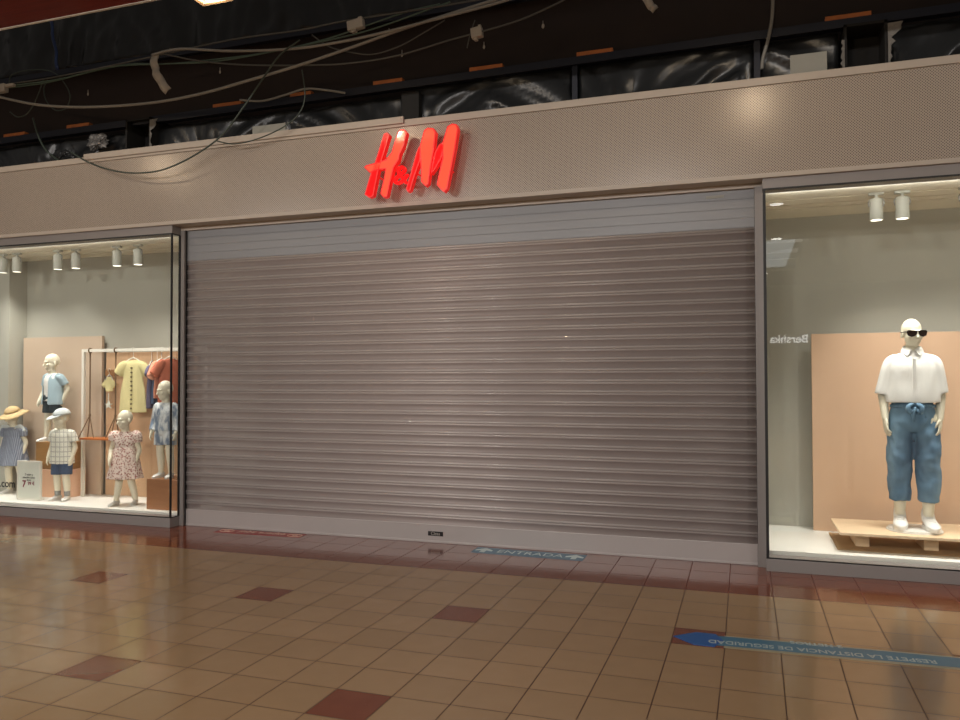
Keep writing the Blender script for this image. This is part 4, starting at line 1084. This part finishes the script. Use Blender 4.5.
bm = bmesh.new(); q = at(410, 100, 6.72); box(bm, (q.x - .09, 6.72, za), (q.x + .09, 6.8, at(410, 92, 6.72).z), bevel=.01); tag(ob('duct_opening', bm, 'duct_dark'), 'dark block behind the fascia top above the red sign', 'duct')
# orange batten ends along the beam
for px0, px1, py, w_ in ((5, 26, 134, 'far left'), (68, 90, 124, 'second from the left'), (214, 242, 102.5, 'left of the pale cable end'), (291, 312, 91.5, 'under the cable bundle'), (374, 403, 79.5, 'left above the red sign'), (470, 503, 66.5, 'right above the red sign'), (577, 613, 51.5, 'above the middle of the shutter'), (825, 871, 17, 'above the black duct opening')):
    a = at(px0, py, 6.79); b = at(px1, py, 6.79); bm = bmesh.new(); zq = zb_((a.x + b.x) / 2); box(bm, (a.x, 6.77, zq + .001), (b.x, 6.83, zq + .038), bevel=.002)
    tag(ob('wooden_batten', bm, 'batten_orange', origin=((a.x + b.x) / 2, 6.8, zq + .001)), 'orange wooden batten on the blue beam, ' + w_, 'batten', 'orange battens on the beam')
# plates on the fascia top
for (xa_, ya, xb_, yb_, lab) in ((790, 56, 827, 72, 'grey plate standing on the fascia left of the large duct'), (253, 127, 286, 140, 'grey plate on the fascia above the left end of the shutter')):
    a = at(xa_, ya, 6.6); b = at(xb_, yb_, 6.6); bm = bmesh.new(); box(bm, (a.x, 6.59, 3.812), (b.x, 6.605, a.z), bevel=.002); cyl(bm, ((a.x + b.x) / 2, 6.588, 3.86), ((a.x + b.x) / 2, 6.592, 3.86), .008)
    tag(ob('metal_plate', bm, 'plate_grey'), lab, 'plate')
# crumpled foil and hanging bits
def blob(px, py, Y, rx, rz_, m, name, label, cat, seed=0):
    q = at(px, py, Y); bm = bmesh.new(); bmesh.ops.create_icosphere(bm, subdivisions=4, radius=1)
    for v in bm.verts:
        n_ = 1 + .55 * noise.noise(v.co * 1.7 + V(seed, 0, 0)) + .3 * noise.noise(v.co * 5 + V(seed, 0, 0)); v.co = V(v.co.x * rx * n_, v.co.y * .05 * n_, v.co.z * rz_ * n_)
    bmesh.ops.translate(bm, verts=bm.verts, vec=q); return tag(ob(name, bm, m, origin=q), label, cat)
blob(97, 142, 6.74, .14, .075, 'foil', 'foil_scrap', 'crumpled shiny foil scrap left of the small duct opening', 'foil', 3)
blob(62, 158, 6.62, .15, .08, 'black_plastic', 'plastic_scrap', 'crumpled dark plastic scrap drooping over the fascia at left', 'plastic scrap', 8)
def ribbon(pts, w, m, name, label, cat, Y):
    bm = bmesh.new(); pv = None; Q = catmull([at(x, y, Y) for x, y in pts], 5)
    for i, q in enumerate(Q):
        d = (Q[min(i + 1, len(Q) - 1)] - Q[max(i - 1, 0)]).normalized(); s = d.cross(V(0, 1, 0)).normalized() * w / 2
        y = .012 * math.sin(i * 1.3)
        a = bm.verts.new(q - s + V(0, y, 0)); b = bm.verts.new(q + V(0, y - .012, 0)); c = bm.verts.new(q + s + V(0, y, 0))
        if pv: bm.faces.new((pv[0], pv[1], b, a)); bm.faces.new((pv[1], pv[2], c, b))
        pv = (a, b, c)
    o = ob(name, bm, m, smooth=True); md = o.modifiers.new('t', 'SOLIDIFY'); md.thickness = .008
    return tag(o, label, cat)
ribbon([(155, 54), (155, 66), (159, 78), (168, 91)], .085, 'foam_white', 'torn_strip', 'torn white strip hanging from the cables at the upper left', 'strip', 6.3)
ribbon([(645, -4), (650, 5), (655, 10)], .06, 'foam_white', 'torn_strip', 'pale torn scrap at the top edge right of centre', 'strip', 6.7)
ribbon([(51, 20), (55, 45), (58, 70)], .035, 'pipe_blue', 'blue_hose', 'dark blue hose end hanging at the upper left', 'hose', 6.7)
# cable connectors
for px, py, w_, lab in ((356, 25, .16, 'pale junction box on the upper cable'), (477, 33, .10, 'small pale junction box on the thin cable right of centre')):
    q = at(px, py, 6.32); bm = bmesh.new(); box(bm, (-w_ / 2, -.03, -.045), (w_ / 2, .03, .045), bevel=.014); box(bm, (w_ * .2, -.02, .03), (w_ * .45, .02, .06), bevel=.008); box(bm, (-w_ * .3, -.02, -.065), (0, .02, -.04), bevel=.006)
    o = ob('junction_box', bm, 'foam_white'); o.location = q; o.rotation_euler.y = -.12; tag(o, lab, 'junction box')
q = at(3, 88, 6.3); bm = bmesh.new(); box(bm, (-.08, -.03, -.05), (.05, .03, .04), bevel=.012); box(bm, (.03, -.02, -.0), (.16, .02, .03), bevel=.008); o = ob('junction_box', bm, 'foam_white'); o.location = q; tag(o, 'pale junction box where the green cables meet at the left edge', 'junction box')
# cables
def cable(pts, r, m, label, Y=6.3, dY=0):
    P3 = []; n_ = len(pts)
    for i, p in enumerate(pts): P3.append(at(p[0], p[1], Y + dY * i / max(1, n_ - 1)))
    bm = bmesh.new(); limb(bm, P3, [r] * len(P3), seg=8, n=8, ends=False)
    tag(ob('cable', bm, m, smooth=True), label, 'cable', 'loose cables above the fascia')
cable([(-12, 92), (0, 97), (40, 105), (90, 107), (150, 103), (200, 94), (250, 80), (300, 65), (350, 48), (400, 30), (450, 14), (520, -8)], .014, 'cable_grey', 'thick pale grey cable sagging from the left edge up to the top centre')
cable([(152, 55), (180, 49), (230, 51), (290, 49), (340, 42), (390, 31), (440, 18), (490, 5), (520, -4)], .013, 'cable_grey', 'thick pale grey cable starting at the torn white strip', 6.28)
cable([(240, 100), (262, 101), (285, 95), (305, 89), (325, 90), (345, 93)], .011, 'cable_grey', 'short pale grey cable lying along the blue beam', 6.7)
cable([(8, 84), (50, 78), (100, 68), (160, 55), (230, 40), (300, 30), (345, 21), (430, 8), (500, -4)], .008, 'cable_dim', 'thin grey cable passing through the larger junction box', 6.33)
cable([(8, 86), (60, 79), (110, 67), (160, 64), (210, 62), (260, 54), (320, 42), (370, 30), (430, 9), (450, 2)], .0075, 'cable_green', 'green cable running low behind the torn white strip', 6.34)
cable([(8, 88), (50, 82), (90, 72), (130, 64), (165, 64), (210, 60), (270, 52), (330, 38), (400, 14), (440, 4)], .0075, 'cable_green', 'second green cable just beside the first at the left', 6.36)
cable([(160, 53), (200, 61), (250, 65), (320, 65), (360, 62), (400, 55), (450, 40), (480, 32), (520, 20), (560, 2), (570, -5)], .008, 'cable_dim', 'thin cable passing through the small junction box', 6.31)
cable([(312, 35), (330, 47), (355, 53), (375, 54), (400, 46), (425, 32), (445, 20)], .006, 'cable_dim', 'thin drooping loop under the cable bundle', 6.37)
cable([(71, 152), (90, 163), (115, 171), (140, 173), (165, 169), (195, 155), (222, 135), (245, 105), (262, 80), (280, 55), (300, 40)], .008, 'cable_dark', 'dark green cable looping down across the fascia', 6.22)
cable([(217, 141), (235, 144), (260, 138), (285, 126), (300, 112), (305, 95), (302, 70)], .006, 'cable_dark', 'thin dark cable draped over the fascia edge above the shutter end', 6.25)
cable([(9, 86), (12, 75), (30, 70), (50, 71), (62, 80), (70, 95), (66, 108), (55, 110), (46, 100), (44, 88), (48, 80)], .006, 'cable_dark', 'coiled thin cable loop at the upper left', 6.36)
cable([(10, 112), (18, 117), (28, 113), (36, 100), (42, 84), (44, 78)], .006, 'cable_dark', 'small hanging cable loop at the left edge', 6.38)
cable([(33, 118), (38, 135), (46, 150), (58, 160), (66, 164)], .01, 'cable_dark', 'dark cable hanging down to the fascia at the far left', 6.5)
cable([(773, -6), (772, 18), (768, 40), (763, 58), (762, 69)], .014, 'pipe_grey', 'grey hose hanging in front of the right blue post', 6.66)
cable([(475, 20), (470, 35), (467, 48)], .005, 'cable_dim', 'short thin wire hanging beside the small junction box', 6.33)
# white plaster drips on the boarding
for px, py, s_ in ((88, 94, 1), (220, 72, 1), (389, 33, 1), (402, 55, 1), (484, 47, 1), (543, 26, 1.2), (250, 42, .8), (268, 39, .9), (408, 16, .9)):
    q = at(px, py, 6.99); bm = bmesh.new(); ell(bm, q, (.012 * s_, .006, .02 * s_), u=8, v=6); limb(bm, [q, q + V(0, 0, .05)], [.006, .003], seg=6, n=2, ends=False)
    tag(ob('plaster_drip', bm, 'foam_white'), 'small pale plaster drip on the dark boarding above the fascia', 'plaster drip', 'plaster drips on the boarding')

# ------------------------------------------------------------------ mall lamps
LMP = [(-7.05, 'warm square lamp above the left display window, out of frame'), (-3.62, 'warm square lamp at the top edge of the photo'), (.12, 'warm square lamp above the right window, out of frame')]
l0 = None
for x, lab in LMP:
    if l0 is None:
        l0 = empty('ceiling_lamp', (x, 4.66, 4.2))
        bm = bmesh.new()
        box(bm, (-.13, -.13, 0), (-.10, .13, .1)); box(bm, (.10, -.13, 0), (.13, .13, .1)); box(bm, (-.10, -.13, 0), (.10, -.10, .1)); box(bm, (-.10, .10, 0), (.10, .13, .1)); box(bm, (-.13, -.13, .1), (.13, .13, .12)); box(bm, (-.02, -.22, .06), (.02, -.12, .1))
        ob('housing', bm, 'brass', l0)
        bm = bmesh.new(); cyl(bm, (0, 0, .03), (0, 0, .06), .06, .045, 24); ob('bulb', bm, 'lamp_glow', l0)
        o = l0
    else: o = copy_tree(l0)
    o.location = (x, 4.62, 4.235); tag(o, lab, 'lamp', 'warm square lamps along the soffit edge')
    pl_ = bpy.data.lights.new('lamp_light', 'POINT'); pl_.energy = 16; pl_.color = (1, .8, .56); pl_.shadow_soft_size = .04
    po = bpy.data.objects.new('lamp_light', pl_); C.objects.link(po); po.location = (x, 4.62, 4.215)
# added fill discs without fixtures, lighting the shop front from behind the camera
for x in (-9.5, -5.5, -1.6, 6.6):
    for y in (-2.4, -7.2):
        l = area('mall_fill', (x, y, 4.17), (math.radians(24), 0, 0), .22, 185, (1, .945, .90)); l.data.shape = 'DISK'
area('skylight_light', ((sx0 + sx1) / 2, (sy0 + sy1) / 2, 4.28), (0, 0, 0), 4, 60, (.85, .94, 1), 4.5)
area('store_fill', (-2.5, 9.2, 2.98), (0, 0, 0), 4, 26, (1, .92, .86), 2.5)  # added fill without a fixture, lifts the interior behind the shutter

w = bpy.data.worlds.new('world'); bpy.context.scene.world = w; w.use_nodes = True
w.node_tree.nodes['Background'].inputs[0].default_value = (.9, .82, .75, 1); w.node_tree.nodes['Background'].inputs[1].default_value = .12

# ------------------------------------------------------------------ camera
cd = bpy.data.cameras.new('camera'); cam = bpy.data.objects.new('camera', cd); C.objects.link(cam)
cd.sensor_fit = 'HORIZONTAL'; cd.sensor_width = 36; cd.lens = F / 960 * 36; cd.clip_end = 200
cam.matrix_world = Matrix.Translation(CAM) @ RW.to_4x4()
sc = bpy.context.scene; sc.camera = cam
sc.view_settings.view_transform = 'Standard'; sc.view_settings.look = 'None'; sc.view_settings.gamma = 1; sc.view_settings.exposure = 0
try: sc.view_settings.use_curve_mapping = False
except Exception: pass
